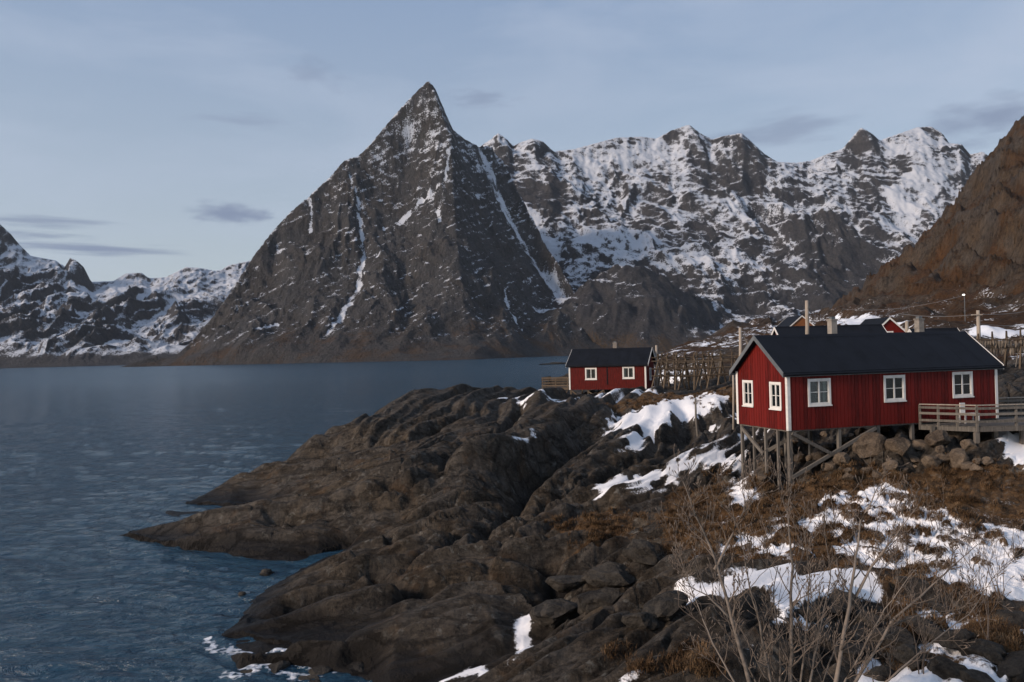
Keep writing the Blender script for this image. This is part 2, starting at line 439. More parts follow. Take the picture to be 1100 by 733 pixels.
# ================================================================ THE MOUNTAINS
def P(L): return [at(*p) for p in L]
def shore(L): return [(*at(px, 380, Y)[:2], -2.0) for px, Y in L]
def back(line, dY, dz):
    return [(x * (1 + dY / y), y + dY, z - dz) for x, y, z in line]

def snow_noise(X, Y, s): return fbm(X / s, Y / s, 5, 7)

# ---- the pointed mountain
sil = P([(170,392,1360),(188,383,1400),(205,368,1440),(225,345,1480),(245,318,1530),(264,288,1580),(275,272,1610),(290,252,1650),(310,230,1690),(335,208,1730),(355,190,1760),(370,172,1785),(385,168,1800),(398,155,1825),(412,138,1850),(430,117,1875),(448,98,1895),(460,87,1905),(467,94,1910),(473,108,1915),(481,127,1925),(487,140,1935),(500,150,1960),(515,156,2000),(530,158,2050)])
butt = P([(460,88,1900),(470,110,1880),(480,138,1865),(488,152,1850),(487,180,1795),(488,215,1725),(490,250,1645),(494,290,1545),(500,330,1425),(504,358,1330),(508,377,1230)])
gul = P([(374,174,1780),(380,190,1752),(388,222,1712),(392,250,1668),(393,268,1628),(386,300,1545),(374,330,1455),(360,347,1400),(346,364,1340),(335,380,1270)])
ctr = P([(440,150,1860),(432,200,1790),(434,255,1672),(438,310,1535),(430,350,1385),(422,378,1250)])
ctr2 = P([(405,200,1772),(412,240,1700),(412,290,1560),(405,335,1420)])
lef = P([(345,215,1730),(340,255,1655),(330,300,1545),(305,345,1420),(285,375,1300)])
lef2 = P([(300,265,1640),(285,310,1545),(262,345,1450),(240,375,1350)])
rgt = P([(515,165,1970),(535,200,1935),(548,235,1895),(570,270,1850),(590,298,1800),(603,318,1740)])
rgt2 = P([(508,200,1850),(525,250,1770),(548,300,1680),(575,330,1620)])
rgt3 = P([(520,330,1500),(545,350,1480),(585,350,1530),(560,372,1400),(610,372,1500),(530,372,1330)])
shr = shore([(120,1330),(170,1340),(230,1310),(300,1255),(380,1205),(450,1165),(510,1165),(545,1290),(590,1420),(640,1500),(720,1480)])
sea_front = [(x * .97, y - 60, -25) for x, y, z in shr]
bk = back(sil, 330, 330)
rpts = P([(640,345,1640),(655,362,1580),(630,330,1720),(700,372,1540)])
T = tin([sil, butt, gul, ctr, ctr2, lef, lef2, rgt, rgt2, shr], rgt3 + bk + sea_front + rpts)
X, Y = grid_xy(95, 720, 620, np.linspace(1110, 2120, 440))
base = tin_eval(T, X, Y, -40.0)
Z = blur(base, 3)
hgt = np.clip(base / 60, 0, 1)
wx = X + 40 * fbm(X / 220, Y / 220, 3, 5); wy = Y + 40 * fbm(X / 220, Y / 220, 3, 9)
nr = ridged(wx / 150, wy / 330, 5, 3); top_ = sstep(640, 420, base)
Z += hgt * ((0.35 + 0.65 * top_) * 17 * (nr - nr.mean()) + 6 * fbm(X / 60, Y / 60, 5, 13))
# slanting ledges
t = Z + 0.55 * X + 16 * fbm(X / 120, Y / 120, 4, 21)
fr = (t / 27) % 1.0
Z += hgt * 5.0 * (sstep(0, 0.75, fr) - fr)
fr2 = ((Z - 0.25 * X + 8 * fbm(X / 50, Y / 50, 3, 23)) / 11) % 1.0
Z += hgt * 3.0 * (sstep(0, 0.7, fr2) - fr2)
Z += hgt * 2.2 * fbm(X / 14, Y / 14, 4, 27)
Z = fit_skyline(X, Y, Z, sil, 5)
pick = Picker(X[::2, ::2], Y[::2, ::2], Z[::2, ::2])
chutes = [([(374,174),(380,190),(386,212),(390,235),(393,268)], 5.5, 9), ([(393,268),(388,285),(385,302),(376,322),(366,338),(352,356)], 6, 6),
          ([(334,208),(337,222),(335,245)], 4, 3), ([(470,196),(452,214),(436,230),(416,244)], 5.5, 3), ([(484,160),(478,200),(470,222),(474,235)], 5, 2),
          ([(520,165),(534,195),(548,232),(570,268),(592,296),(604,314),(598,324),(578,328)], 14, 9), ([(545,310),(552,335),(562,352)], 4, 2),
          ([(255,330),(270,322)], 3.5, 1), ([(272,350),(298,346)], 6, 1), ([(384,302),(396,286),(410,270)], 3, 2)]
snow = np.zeros_like(Z); carve = np.zeros_like(Z)
for ln, w, dep in chutes:
    d, p_ = seg_dist(X, Y, pick.line(ln)); d = d + 5 * fbm(X / 12, Y / 20, 4, 33)
    snow = np.maximum(snow, sstep(w * 1.6, w * 0.3, d) * (0.62 + 0.35 * fbm(X / 22, Y / 22, 4, 35))); carve += dep * np.exp(-(d / (w * 1.6)) ** 2)
Z -= carve
nrm = grid_normal(X, Y, Z); nz = blur(nrm[..., 2], 1); nzb = blur(nz, 8)
alt = Z / 640
upper = sstep(0.30, 0.9, alt)
rightside = sstep(0.1, 0.5, nrm[..., 0])
streak = fbm((X + 0.6 * Z) / 60, (Z - 0.62 * X) / 9, 4, 37)
sp = (nz - nzb) * 1.4 + 0.24 * streak + 0.14 * snow_noise(X, Y, 16) + 0.10 * fbm(X / 90, Y / 90, 3, 41) + 0.13 * upper + 0.03
snow = np.maximum(snow, np.clip(0.22 + sp, 0, 0.75)) * sstep(8, 40, Z)
turf = np.clip(0.08 + 0.24 * sstep(120, 10, Z) + 0.26 * fbm(X / 45, Y / 45, 5, 43) + 0.10 * sstep(420, 150, Z), 0, 0.75)
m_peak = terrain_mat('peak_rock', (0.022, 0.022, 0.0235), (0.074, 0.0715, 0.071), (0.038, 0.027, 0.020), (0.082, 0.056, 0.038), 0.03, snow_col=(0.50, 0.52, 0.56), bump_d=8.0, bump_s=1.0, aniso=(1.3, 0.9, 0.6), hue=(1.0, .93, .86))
structure(mesh_grid('mountain', X, Y, Z, m_peak, {'snow': snow, 'turf': turf}, keep=Z > -12), 'steep pointed grey mountain with snow streaks above the fjord')

# ---- the snowy range behind it
ridge = P([(440,150,3050),(490,160,2900),(515,158,2800),(527,150,2750),(535,143,2720),(545,150,2710),(551,157,2700),(562,152,2690),(572,149,2680),(583,152,2690),(595,163,2700),(618,160,2720),(640,154,2750),(662,148,2790),(690,147,2820),(705,149,2840),(722,140,2850),(740,134,2860),(752,143,2850),(765,150,2800),(778,146,2780),(797,143,2770),(810,155,2760),(822,166,2750),(835,174,2800),(855,175,2900),(870,173,2950),(890,165,2960),(905,160,2960),(915,148,2950),(925,137,2950),(936,143,2950),(945,151,2960),(965,144,3000),(985,137,3040),(1000,136,3050),(1012,143,3030),(1020,154,3010),(1033,155,2980),(1042,166,2960),(1056,163,2940),(1090,190,2900),(1160,230,2850)])
L1 = P([(536,160,2600),(540,190,2480),(552,215,2380),(575,245,2250),(600,275,2120),(612,300,2020)])
L2 = P([(575,170,2600),(595,195,2480),(612,215,2400),(605,232,2290)])
L3 = P([(640,190,2620),(700,180,2680),(760,172,2700),(800,185,2650),(830,200,2620)])
L4 = P([(625,215,2450),(680,212,2520),(740,205,2560),(790,208,2540),(840,215,2480)])
L5 = P([(625,235,2300),(690,243,2330),(760,240,2360),(810,240,2330)])
L6 = P([(615,290,2060),(660,272,2120),(720,275,2150),(780,285,2120),(830,290,2080)])
L7 = P([(610,325,1830),(650,330,1850),(700,330,1860),(760,330,1880),(820,335,1880),(900,335,1880)])
knoll = P([(612,335,1640),(640,312,1690),(665,292,1720),(690,282,1740),(715,288,1750),(738,305,1750),(758,328,1740),(775,352,1720)])
kb = P([(640,312,1830),(690,300,1850),(740,318,1860)])
kf = P([(630,355,1560),(690,340,1600),(740,355,1600),(690,370,1520)])
B1 = P([(832,255,2250),(845,235,2270),(866,226,2280),(890,228,2270),(915,245,2240),(940,268,2200),(955,285,2160)])
B2 = P([(835,290,2120),(860,275,2140),(900,290,2130),(935,300,2120)])
B3 = P([(840,330,1950),(880,320,1960),(920,325,1960),(960,320,1980)])
B1b = [(x * 1.06, y + 140, z - 25) for x, y, z in B1]
R1 = P([(880,185,2800),(905,200,2700),(925,225,2560),(945,255,2400),(965,272,2300)])
R2 = P([(945,165,2850),(955,195,2720),(952,220,2600),(970,245,2500),(1000,250,2480)])
R3 = P([(1000,165,2850),(1010,195,2720),(1020,225,2600),(1040,240,2550),(1080,260,2500)])
R4 = P([(960,300,2050),(1000,285,2150),(1060,290,2200),(1150,300,2200)])
fr_ = shore([(420,1650),(520,1650),(600,1590),(660,1530),(720,1500),(800,1500),(900,1500),(1000,1500),(1200,1500)])
mid = P([(800,352,1700),(860,345,1750),(940,340,1800),(1020,330,1850),(1150,330,1850),(560,345,1780),(500,350,1800),(430,360,1800),(450,300,2100),(430,230,2500)])
T = tin([ridge, L1, L2, L3, L4, L5, L6, L7, knoll, kb, B1, B2, B3, B1b, R1, R2, R3, R4, fr_], kf + mid + back(ridge, 400, 330) + [(x, y - 60, -25) for x, y, z in fr_])
X, Y = grid_xy(440, 1110, 570, np.linspace(1490, 3150, 450))
base = tin_eval(T, X, Y, -40.0); Z = blur(base, 4)
hgt = np.clip(base / 80, 0, 1)
wx = X + 60 * fbm(X / 260, Y / 260, 3, 105); wy = Y + 60 * fbm(X / 260, Y / 260, 3, 109)
nr = ridged(wx / 230, wy / 300, 5, 103); Z += hgt * ((12 + 16 * sstep(2700, 2500, Y)) * (nr - nr.mean()) + 8 * fbm(X / 60, Y / 60, 5, 113))
t = Z + 0.12 * X + 22 * fbm(X / 160, Y / 160, 4, 121)
fr = (t / 38) % 1.0
Z += hgt * 4 * (sstep(0, 0.7, fr) - fr)
fr2 = ((Z + 10 * fbm(X / 70, Y / 70, 3, 123)) / 15) % 1.0
Z += hgt * 2.5 * (sstep(0, 0.7, fr2) - fr2) + hgt * 2.8 * fbm(X / 20, Y / 20, 4, 127)
Z = fit_skyline(X, Y, Z, ridge, 3)
nrm = grid_normal(X, Y, Z); nz = blur(nrm[..., 2], 1); nzb = blur(nz, 12)
pick = Picker(X[::2, ::2], Y[::2, ::2], Z[::2, ::2])
dark = np.zeros_like(Z)
for pl, k in (([(615,325),(640,305),(690,280),(740,300),(775,350),(690,375),(600,372)], 0.17), ([(832,262),(862,226),(900,232),(950,285),(900,330),(840,320)], 0.16),
              ([(528,150),(545,150),(545,200),(530,180)], .25), ([(552,200),(600,190),(614,215),(600,232),(560,225)], .3), ([(735,165),(760,168),(820,190),(845,205),(800,208),(745,190)], .22),
              ([(650,240),(700,246),(800,250),(760,228),(690,222)], .16), ([(765,148),(797,143),(825,172),(790,165)], .22), ([(905,160),(925,137),(945,152),(930,172),(890,176)], .22),
              ([(905,205),(970,165),(985,180),(950,200),(945,255),(925,240)], .2), ([(565,150),(592,152),(590,178),(572,175)], .15)):
    dark = np.maximum(dark, k * sstep(-25, 30, poly_sd(X, Y, pick.line(pl)) + 18 * fbm(X / 60, Y / 60, 3, 151)))
bright = np.zeros_like(Z)
for pl, k in (([(620,160),(700,150),(740,140),(735,165),(650,182),(610,200)], .20), ([(620,245),(760,262),(830,275),(820,300),(700,285),(615,300)], .16),
              ([(948,205),(1000,165),(1040,170),(1015,200),(960,245),(945,235)], .22), ([(580,320),(605,300),(615,318),(590,330),(560,330)], .3), ([(945,152),(985,137),(1010,150),(1000,175),(960,165)], .2),
              ([(535,175),(550,220),(590,270),(620,300),(600,262),(560,205)], .28), ([(880,340),(960,275),(970,285),(905,345)], .2)):
    bright = np.maximum(bright, k * sstep(-20, 25, poly_sd(X, Y, pick.line(pl)) + 15 * fbm(X / 60, Y / 60, 3, 153)))
streak = fbm(X / 55, (Z + 0.08 * X + Y * .1) / 10, 4, 137)
snow = 0.31 + 1.6 * (nz - nzb) + 0.9 * (nzb - 0.62) + 0.10 * streak + 0.15 * fbm(wx / 26, wy / 210, 4, 139) + 0.18 * snow_noise(X, Y, 90) + 0.10 * fbm(X / 17, Y / 17, 4, 131) + 0.16 * sstep(120, 420, Z) - 0.08 * sstep(200, 60, Z) - dark + bright
snow = np.clip(snow, 0, 0.8) * sstep(6, 40, Z)
turf = np.clip(0.5 * sstep(90, 10, Z) + 0.2 * fbm(X / 45, Y / 45, 4, 143), 0, 0.6)
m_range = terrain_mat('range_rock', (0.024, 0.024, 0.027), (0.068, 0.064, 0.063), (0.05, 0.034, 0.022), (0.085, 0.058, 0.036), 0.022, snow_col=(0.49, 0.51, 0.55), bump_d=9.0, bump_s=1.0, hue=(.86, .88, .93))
structure(mesh_grid('mountain_range', X, Y, Z, m_range, {'snow': snow, 'turf': turf}, keep=Z > -12), 'snow covered jagged mountain range behind the pointed mountain')

# ---- the far mountains across the fjord
r1 = P([(-90,190,2900),(-40,215,2900),(0,241,2900),(12,252,2900),(20,262,2900),(33,275,2950),(60,280,2950),(70,287,2900),(75,277,2900),(82,280,2880),(90,287,2870),(98,303,2860),(122,302,3000),(135,294,3050),(152,293,3050),(160,299,3050),(178,298,3100),(200,287,3150),(215,288,3150),(230,291,3200),(238,290,3200),(246,285,3250),(270,280,3300),(320,290,3300)])
f1 = P([(-60,300,2600),(0,310,2550),(20,330,2450),(50,320,2500),(90,330,2500),(110,310,2700),(130,330,2550),(160,320,2700),(190,310,2850),(210,330,2650),(240,320,2800),(290,330,2800)])
f2 = P([(-60,350,2250),(0,345,2250),(40,360,2150),(80,350,2250),(120,360,2200),(170,360,2250),(220,360,2300),(290,360,2350)])
fs = shore([(-110,1950),(0,1950),(80,1950),(160,1980),(240,2000),(330,2000)])
T = tin([r1, f1, f2, fs], back(r1, 300, 280) + [(x, y - 60, -25) for x, y, z in fs])
X, Y = grid_xy(-88, 290, 370, np.linspace(1920, 3550, 330))
base = tin_eval(T, X, Y, -40.0); Z = blur(base, 2)
hgt = np.clip(base / 80, 0, 1)
wx = X + 50 * fbm(X / 240, Y / 240, 3, 205); wy = Y + 50 * fbm(X / 240, Y / 240, 3, 209)
nr = ridged(wx / 150, wy / 520, 6, 203); Z += hgt * ((14 + 22 * sstep(2850, 2650, Y)) * (nr - nr.mean()) + 6 * fbm(X / 50, Y / 50, 5, 213))
fr = ((Z + 0.3 * X + 15 * fbm(X / 120, Y / 120, 3, 221)) / 34) % 1.0
Z += hgt * 4 * (sstep(0, 0.7, fr) - fr) + hgt * 2.5 * fbm(X / 16, Y / 16, 4, 227)
Z = fit_skyline(X, Y, Z, r1, 3)
nrm = grid_normal(X, Y, Z); nz = blur(nrm[..., 2], 1); nzb = blur(nz, 12)
streak = fbm(X / 60, (Z + 0.35 * X) / 12, 4, 237)
snow = 0.29 + 1.5 * (nz - nzb) + 1.1 * (nzb - 0.62) + 0.10 * streak + 0.18 * fbm(wx / 24, wy / 260, 4, 239) + 0.12 * snow_noise(X, Y, 70) + 0.12 * sstep(50, 350, Z)
snow = np.clip(snow, 0, 0.8) * sstep(6, 40, Z)
structure(mesh_grid('far_mountains', X, Y, Z, m_range, {'snow': snow, 'turf': np.zeros_like(Z)}, keep=Z > -12), 'low jagged snowy mountains on the far side of the fjord')

# ---- the brown hillside on the right and the land below it
hs = P([(700,384,190),(720,374,215),(760,361,250),(800,350,275),(830,346,290),(850,343,320),(868,338,390),(885,332,450),(900,324,500),(920,309,540),(950,285,570),(980,262,590),(1000,245,600),(1025,214,605),(1050,180,610),(1075,150,610),(1100,123,610),(1150,70,610),(1230,0,610)])
h2 = P([(860,352,260),(900,342,330),(940,318,420),(985,292,460),(1030,262,470),(1080,215,480),(1130,180,480),(1200,140,480)])
h3 = P([(880,352,220),(930,343,270),(980,330,310),(1030,318,330),(1080,305,340),(1150,290,340)])
h4 = P([(900,352,160),(960,350,180),(1010,348,190),(1050,343,195),(1075,336,200),(1100,328,210),(1170,310,210)])
h5 = P([(960,356,120),(1010,356,122),(1050,355,124),(1100,353,126),(1180,350,126)])
h5b = P([(960,358,113),(1010,358,114),(1050,360,115),(1100,359,116),(1180,358,116)])
h6 = P([(960,385,88),(1050,385,88),(1100,385,88),(1180,388,88)])
h7 = P([(700,396,150),(740,389,150),(780,378,155),(820,366,165),(860,360,170)])
h8 = P([(690,407,118),(720,404,112),(760,402,106),(800,398,102),(860,393,98),(920,390,92)])
hb = [(x * 1.3 + 30, y + 260, z - 60) for x, y, z in hs]
hw = [(*at(640, 380, 190)[:2], -4.), (*at(670, 380, 140)[:2], -4.), (*at(650, 380, 300)[:2], -4.), (*at(690, 380, 420)[:2], -4.), (*at(790, 380, 480)[:2], -4.)]
T = tin([hs, h2, h3, h4, h5, h5b, h6, h7, h8], hb + hw)
X, Y = grid_xy(640, 1225, 480, np.geomspace(84, 700, 310))
base = tin_eval(T, X, Y, -8.0); Z = blur(base, 2)
hgt = np.clip((base - 8) / 40, 0, 1)
wx = X + 12 * fbm(X / 70, Y / 70, 3, 305); wy = Y + 12 * fbm(X / 70, Y / 70, 3, 309)
Z += hgt * (11 * (ridged(wx / 34, wy / 130, 6, 303) - 0.85) + 5.0 * fbm(X / 22, Y / 40, 5, 313, .6)) + 0.9 * fbm(X / 9, Y / 9, 4, 317) * np.clip(base / 6, 0, 1) + hgt * 0.9 * fbm(X / 4.5, Y / 4.5, 3, 319)
Z = fit_skyline(X, Y, Z, hs[4:], 15)
nrm = grid_normal(X, Y, Z); nz = blur(nrm[..., 2], 1)
pick_hill = Picker(X[::2, ::2], Y[::2, ::2], Z[::2, ::2])
flat = sstep(55, 12, Z)
snow = 0.20 + 0.25 * snow_noise(X, Y, 9) * flat + 0.10 * flat + 0.30 * (nz - blur(nz, 8)) - 0.12 * (1 - flat)
for pl, k in (([(1040,354),(1100,347),(1150,345),(1150,358),(1100,357),(1042,358)], .6), ([(900,340),(930,337),(960,346),(962,352),(905,350)], .55), ([(700,380),(760,362),(800,352),(850,346),(880,332),(905,330),(870,350),(780,365),(710,388)], .14)):
    snow += k * sstep(-3, 3, poly_sd(X, Y, pick_hill.line(pl)) + 2 * fbm(X / 9, Y / 9, 3, 353))
turf = 0.42 + 0.34 * fbm(X / 30, Y / 30, 5, 343) + 0.5 * (nz - 0.62) + 0.2 * fbm(X / 8, Y / 20, 4, 347)
m_hill = terrain_mat('hill_ground', (0.018, 0.0145, 0.0125), (0.105, 0.086, 0.070), (0.026, 0.016, 0.010), (0.096, 0.055, 0.028), 0.09, bump_d=2.6, bump_s=1.0, aniso=(1.2, 1.0, 0.6), streak=(1, 1, .12))
structure(mesh_grid('hillside', X, Y, Z, m_hill, {'snow': np.clip(snow, 0, .9), 'turf': np.clip(turf, 0, 1)}, keep=Z > -2.5), 'steep rust brown grass and rock hillside on the right')
HILL = (X, Y, Z)

# ================================================================ THE ROCKY SHORE
#LAND
S0 = -0.9
def wl_(L): return [on(px, py, 0.0) for px, py in L]
def lin(L): return [at(*p) for p in L]
# waterline, from the hidden back of the point round the two tongues, the bay and the near rocks
water1 = wl_([(178,547),(205,548),(240,548),(268,546)])
water2 = wl_([(268,546),(240,554),(200,561),(160,569),(125,577),(150,583),(200,591),(250,598),(300,601),(345,598),(372,592)])
water3 = wl_([(372,592),(345,600),(318,615),(290,630),(268,645),(258,655),(262,662),(238,680),(229,692),(240,703),(270,708),(310,711),(350,712),(385,716),(400,733),(410,760)])
sil1 = lin([(178,547,53.4),(215,534,55.5),(260,511,58),(300,491,60.5),(332,479,62),(345,463,63.5),(370,449,65),(392,441,67),(408,436,68),(440,423,71),(470,419,73),(500,414,75.5),(540,414,78)])
sil1b = [(x * 1.03 - 1.0, y + 7, -1.2) for x, y, z in sil1]
inlet = lin([(268,546,53.0),(310,536,52.3),(360,520,52.8),(420,497,54),(470,475,56),(510,458,59),(545,440,63),(560,430,67),(570,424,72)])
crest2 = lin([(125,577,45.3),(160,567,44.6),(210,556,43.6),(270,546,42.8),(340,526,42.6),(400,504,43.2),(450,488,44),(500,473,45.4),(545,464,47.6),(572,461,50),(592,447,54),(606,434,60),(620,428,66),(640,425,72)])
lip2 = lin([(200,575,42.2),(270,578,40.9),(340,570,40.8),(400,550,41.6),(450,540,42),(500,520,43.2),(545,498,45.8),(572,485,48.6),(592,470,52)])
foot2 = lin([(372,592,39.7),(420,575,40.2),(470,556,41),(520,536,42.5),(552,518,45),(575,499,48),(598,480,51.5),(620,462,55),(645,448,59),(668,436,64)])
mid3 = lin([(400,580,36.5),(430,562,37.2),(470,546,38),(520,534,39),(560,520,40.5),(600,508,42.5),(640,488,46),(668,466,51),(690,445,58),(720,430,63)])
dome = lin([(300,640,30.5),(350,612,32),(390,592,33),(440,580,33.5),(490,572,34),(530,575,33.5)])
domel = lin([(270,672,29),(310,655,29.6),(360,645,29.6),(430,636,29.4),(490,630,29.4),(535,628,29.6)])
domef = lin([(260,700,25.96),(310,690,26.16),(370,690,25.88),(430,680,25.96),(490,672,26.16),(530,668,26.34)])
domeff = lin([(300,713,26.10),(360,716,25.40),(420,718,24.32),(480,715,24.51),(530,705,24.90)])
gully = lin([(400,760,21.49),(460,735,23.49),(510,712,24.73),(545,700,25.31),(556,680,26.45),(563,662,27.50),(580,640,28.65),(592,610,30.08),(585,585,32.47)])
r_blk = lin([(575,690,25.6),(590,660,26.8),(600,630,28.6),(640,600,31),(690,575,33.5),(720,545,37),(745,530,39)])
snowln = lin([(620,540,38.5),(660,522,40),(700,512,41.5),(740,498,42.5),(790,490,42),(830,505,38.5),(850,520,36)])
ledge_t = lin([(684,462,53),(712,459,54),(735,448,56.5),(765,440,58.5),(790,428,61)])
ledge_b = lin([(684,483,52.2),(712,480,53),(740,468,55.2),(770,456,57),(795,446,59)])
ledge2 = lin([(640,522,40.5),(690,503,43),(740,483,46),(775,468,48.5),(800,460,50)])
terr = lin([(660,500,45),(705,490,46.5),(745,474,49),(790,458,52)])
slab = lin([(470,760,20.5),(520,722,21.8),(580,700,21.5),(640,680,21.4),(690,656,21.9),(740,632,22.8),(790,615,23.4),(850,606,23.6),(910,608,23.2),(950,622,22.2)])
slabf = lin([(540,760,18.6),(620,722,18.8),(690,690,18.8),(760,660,19),(820,650,19.2),(880,662,18.6),(940,668,18.3)])
near = lin([(620,790,15.5),(700,760,15.2),(780,740,15.2),(860,735,15),(940,730,15),(1020,725,15.2),(1100,720,15.4),(1180,715,15.4)])
near2 = lin([(700,860,12),(800,850,12),(900,835,12.2),(1000,830,12.2),(1150,820,12.4)])
plat = lin([(740,590,29),(790,572,30.5),(850,560,30.5),(920,558,29.8),(1000,555,29.4),(1100,552,29)])
plat2 = lin([(790,535,36),(850,521,36.2),(900,522,34.8),(950,514,34.8),(1000,508,34.5),(1050,503,34),(1100,500,33.8),(1190,498,33.6)])
front_r = lin([(990,620,22.8),(1050,630,22.0),(1120,640,21.5),(1180,645,21.2)])
# the raised ground the big hut stands on: rubble bank rising behind the front posts
bank = lin([(858,505,37.6),(900,490,37),(950,478,36.8),(1000,474,36.4),(1045,476,36),(1068,480,36.5),(1100,480,37)])
bank2 = lin([(800,480,44.5),(850,478,43),(900,468,42),(960,462,41),(1040,458,40.5),(1100,455,41)])
hutb = [(at(790,380,50)[0], 50.5, 5.4), (at(860,380,48)[0], 48, 6.2), (at(940,380,47)[0], 47, 6.6), (at(1040,380,47)[0], 47, 6.9), (at(1130,380,47)[0], 47, 7.0)]
top = lin([(570,433,76),(612,432,79.5),(650,426,79),(690,419.5,77.5),(720,419,71),(760,418,69.5),(790,419,66)])
topb = [(at(560,400,86)[0], 86, 4.4), (at(575,400,92)[0], 92, 5.5), (at(597,404,95)[0], 95, at(597,404,95)[2]), (at(614,399,97)[0], 97, at(614,399,97)[2]), (at(650,400,96)[0], 96, 5.6), (at(700,400,92)[0], 92, 5.6), (at(760,400,88)[0], 88, 6.2), (at(820,400,84)[0], 84, 6.8), (at(900,400,80)[0], 80, 7.2), (at(1000,400,78)[0], 78, 7.6), (at(1200,400,78)[0], 78, 7.8)]
topc = [(at(540,400,100)[0], 100, -1.5), (at(600,400,112)[0], 112, -1.5), (at(660,400,114)[0], 114, -1.2), (at(720,400,112)[0], 112, 4.5), (at(800,400,108)[0], 108, 6), (at(1000,400,104)[0], 104, 6.8), (at(1200,400,104)[0], 104, 7)]
midr = [(at(820,380,60)[0], 60, 6.2), (at(900,380,58)[0], 58, 6.6), (at(1000,380,60)[0], 60, 7.1), (at(1150,380,60)[0], 60, 7.4)]
off = [(*on(px, py, 0.0)[:2], zz) for px, py, zz in ((90,590,-2.5),(100,560,-2.5),(150,535,-3),(215,650,-2.5),(190,700,-3),(220,760,-3),(320,770,-2),(320,609,-1.0),(240,625,-2.2),(380,830,-2),(200,640,-3),(290,616,-1.2),(160,600,-1.6))]
off2 = [(at(150,400,62)[0], 62, -3), (at(300,400,72)[0], 72, -3), (at(420,400,84)[0], 84, -3), (at(500,400,92)[0], 92, -3)]
LT = tin([water1, water2, water3, sil1, inlet, crest2, lip2, foot2, mid3, dome, domel, domef, domeff, gully, r_blk, snowln, ledge_t, ledge_b, ledge2, slab, slabf, near, near2, plat, plat2, front_r, bank, bank2],
         [(at(1420, 400, yy)[0], yy, zz) for yy, zz in ((12, 3.4), (15.3, 3.5), (21, 3.9), (29, 4.3), (34, 4.9), (41, 5.6), (47, 6.8), (60, 7.3), (78, 7.7), (104, 7.0))] + terr + hutb + top + topb + topc + midr + off + off2 + sil1b)
rows = np.geomspace(12.2, 112.0, 840)
X, Y = grid_xy(85, 1300, 760, rows)
base = tin_eval(LT, X, Y, -3.0)
Zb = blur(base, 3)
land = sstep(-0.6, 0.6, Zb)
# layered, glacier-worn rock: strata run from the near left to the far right
dx, dy = 0.62, 0.785
wpx = 2.2 * fbm(X / 18, Y / 18, 3, 405, .4); wpy = 2.2 * fbm(X / 18, Y / 18, 3, 409, .4)
def along(X, Y, line):
    """coordinates that follow a bent ridge: distance across it (positive behind) and run along it"""
    best = np.full(X.shape, 1e9); s_ = np.zeros(X.shape); a_ = np.zeros(X.shape); run = 0.0
    for (ax, ay), (bx, by) in zip(line[:-1], line[1:]):
        ux, uy = bx - ax, by - ay; L_ = math.hypot(ux, uy); ux /= L_; uy /= L_
        t = np.clip((X - ax) * ux + (Y - ay) * uy, 0, L_); qx, qy = X - ax - t * ux, Y - ay - t * uy; d = np.hypot(qx, qy)
        m = d < best; best = np.where(m, d, best); s_ = np.where(m, d * np.sign(ux * qy - uy * qx), s_); a_ = np.where(m, run + t, a_); run += L_
    return s_, a_
# the layers bend: level along the tongue, then climbing away to the right
s, a = along(X + wpx, Y + wpy, [(-60, 50), (-34, 46.5), (-22, 45), (-13, 43.6), (-6, 44), (-1, 46), (3, 51), (6, 58), (9, 67), (14, 80), (24, 105)])
s = blur(s, 10)
def layer(s, w, rise=0.22):
    f = (s / w) % 1.0
    return np.where(f < rise, sstep(0, 1, f / rise), 1 - sstep(0.0, 1, (f - rise) / (1 - rise)) ** 0.9)
rk = 0.62 * (layer(s + 0.9 * fbm(a / 14, s / 5, 2, 411), 5.2, 0.15) - 0.5) + 0.44 * (layer(s + 0.5 * fbm(a / 8, s / 2.5, 2, 413), 1.9, 0.24) - 0.5) \
   + 0.09 * sstep(75, 45, Y) * (layer(s + 0.25 * fbm(a / 4, s, 2, 415), 0.66, 0.5) - 0.5)
e1, id1 = cell(a / 15 + .2 * fbm(X / 9, Y / 9, 2, 417), s / 2.2, 419); e2, id2 = cell(a / 5 + .15 * fbm(X / 4, Y / 4, 2, 423), s / 0.9, 421)
rk += 0.30 * (id1 - 0.5) * sstep(0.0, 0.2, e1) - 0.24 * sstep(0.13, 0.0, e1) + 0.10 * (id2 - .5) * sstep(0, .15, e2) - 0.10 * sstep(0.26, 0, e2) * sstep(65, 35, Y)
rk += 0.16 * fbm(a / 12, s / 4, 3, 431)
rk = blur(rk, 2)
ck1 = 1 - np.abs(pn(a / 3.2 + .3 * fbm(X / 2, Y / 2, 2, 435), s / 0.75, 437)); ck2 = 1 - np.abs(pn(a / 1.1, s / 1.9 + .2 * fbm(X, Y, 2, 439), 443))
rk += 0.03 * fbm(X / 0.9, Y / 0.9, 5, 433, 0.65) + 0.045 * fbm(a / 4, s / 0.45, 4, 445, .6) - 0.16 * sstep(.74, 1.0, ck1) ** 1.5 * sstep(80, 40, Y) - 0.06 * sstep(.84, 1.0, ck2) * sstep(50, 28, Y)
soft = np.zeros_like(X)
pick0 = Picker(X[::2, ::2], Y[::2, ::2], Zb[::2, ::2])
grassy = [[(700,545),(740,520),(800,515),(850,512),(950,500),(1060,495),(1290,495),(1290,640),(1000,650),(940,610),(850,598),(780,606),(735,600)], [(1290,640),(1000,650),(960,640),(980,733),(1290,733)],
          [(640,430),(700,420),(790,415),(800,425),(700,436)], [(600,560),(650,540),(700,550),(690,580),(620,580)]]
sdl = np.full(X.shape, -99.0)
for pl in grassy: sdl = np.maximum(sdl, poly_sd(X, Y, pick0.line(pl)))
soft = sstep(-0.8, 1.2, sdl + 0.8 * fbm(X / 2.5, Y / 2.5, 3, 441))
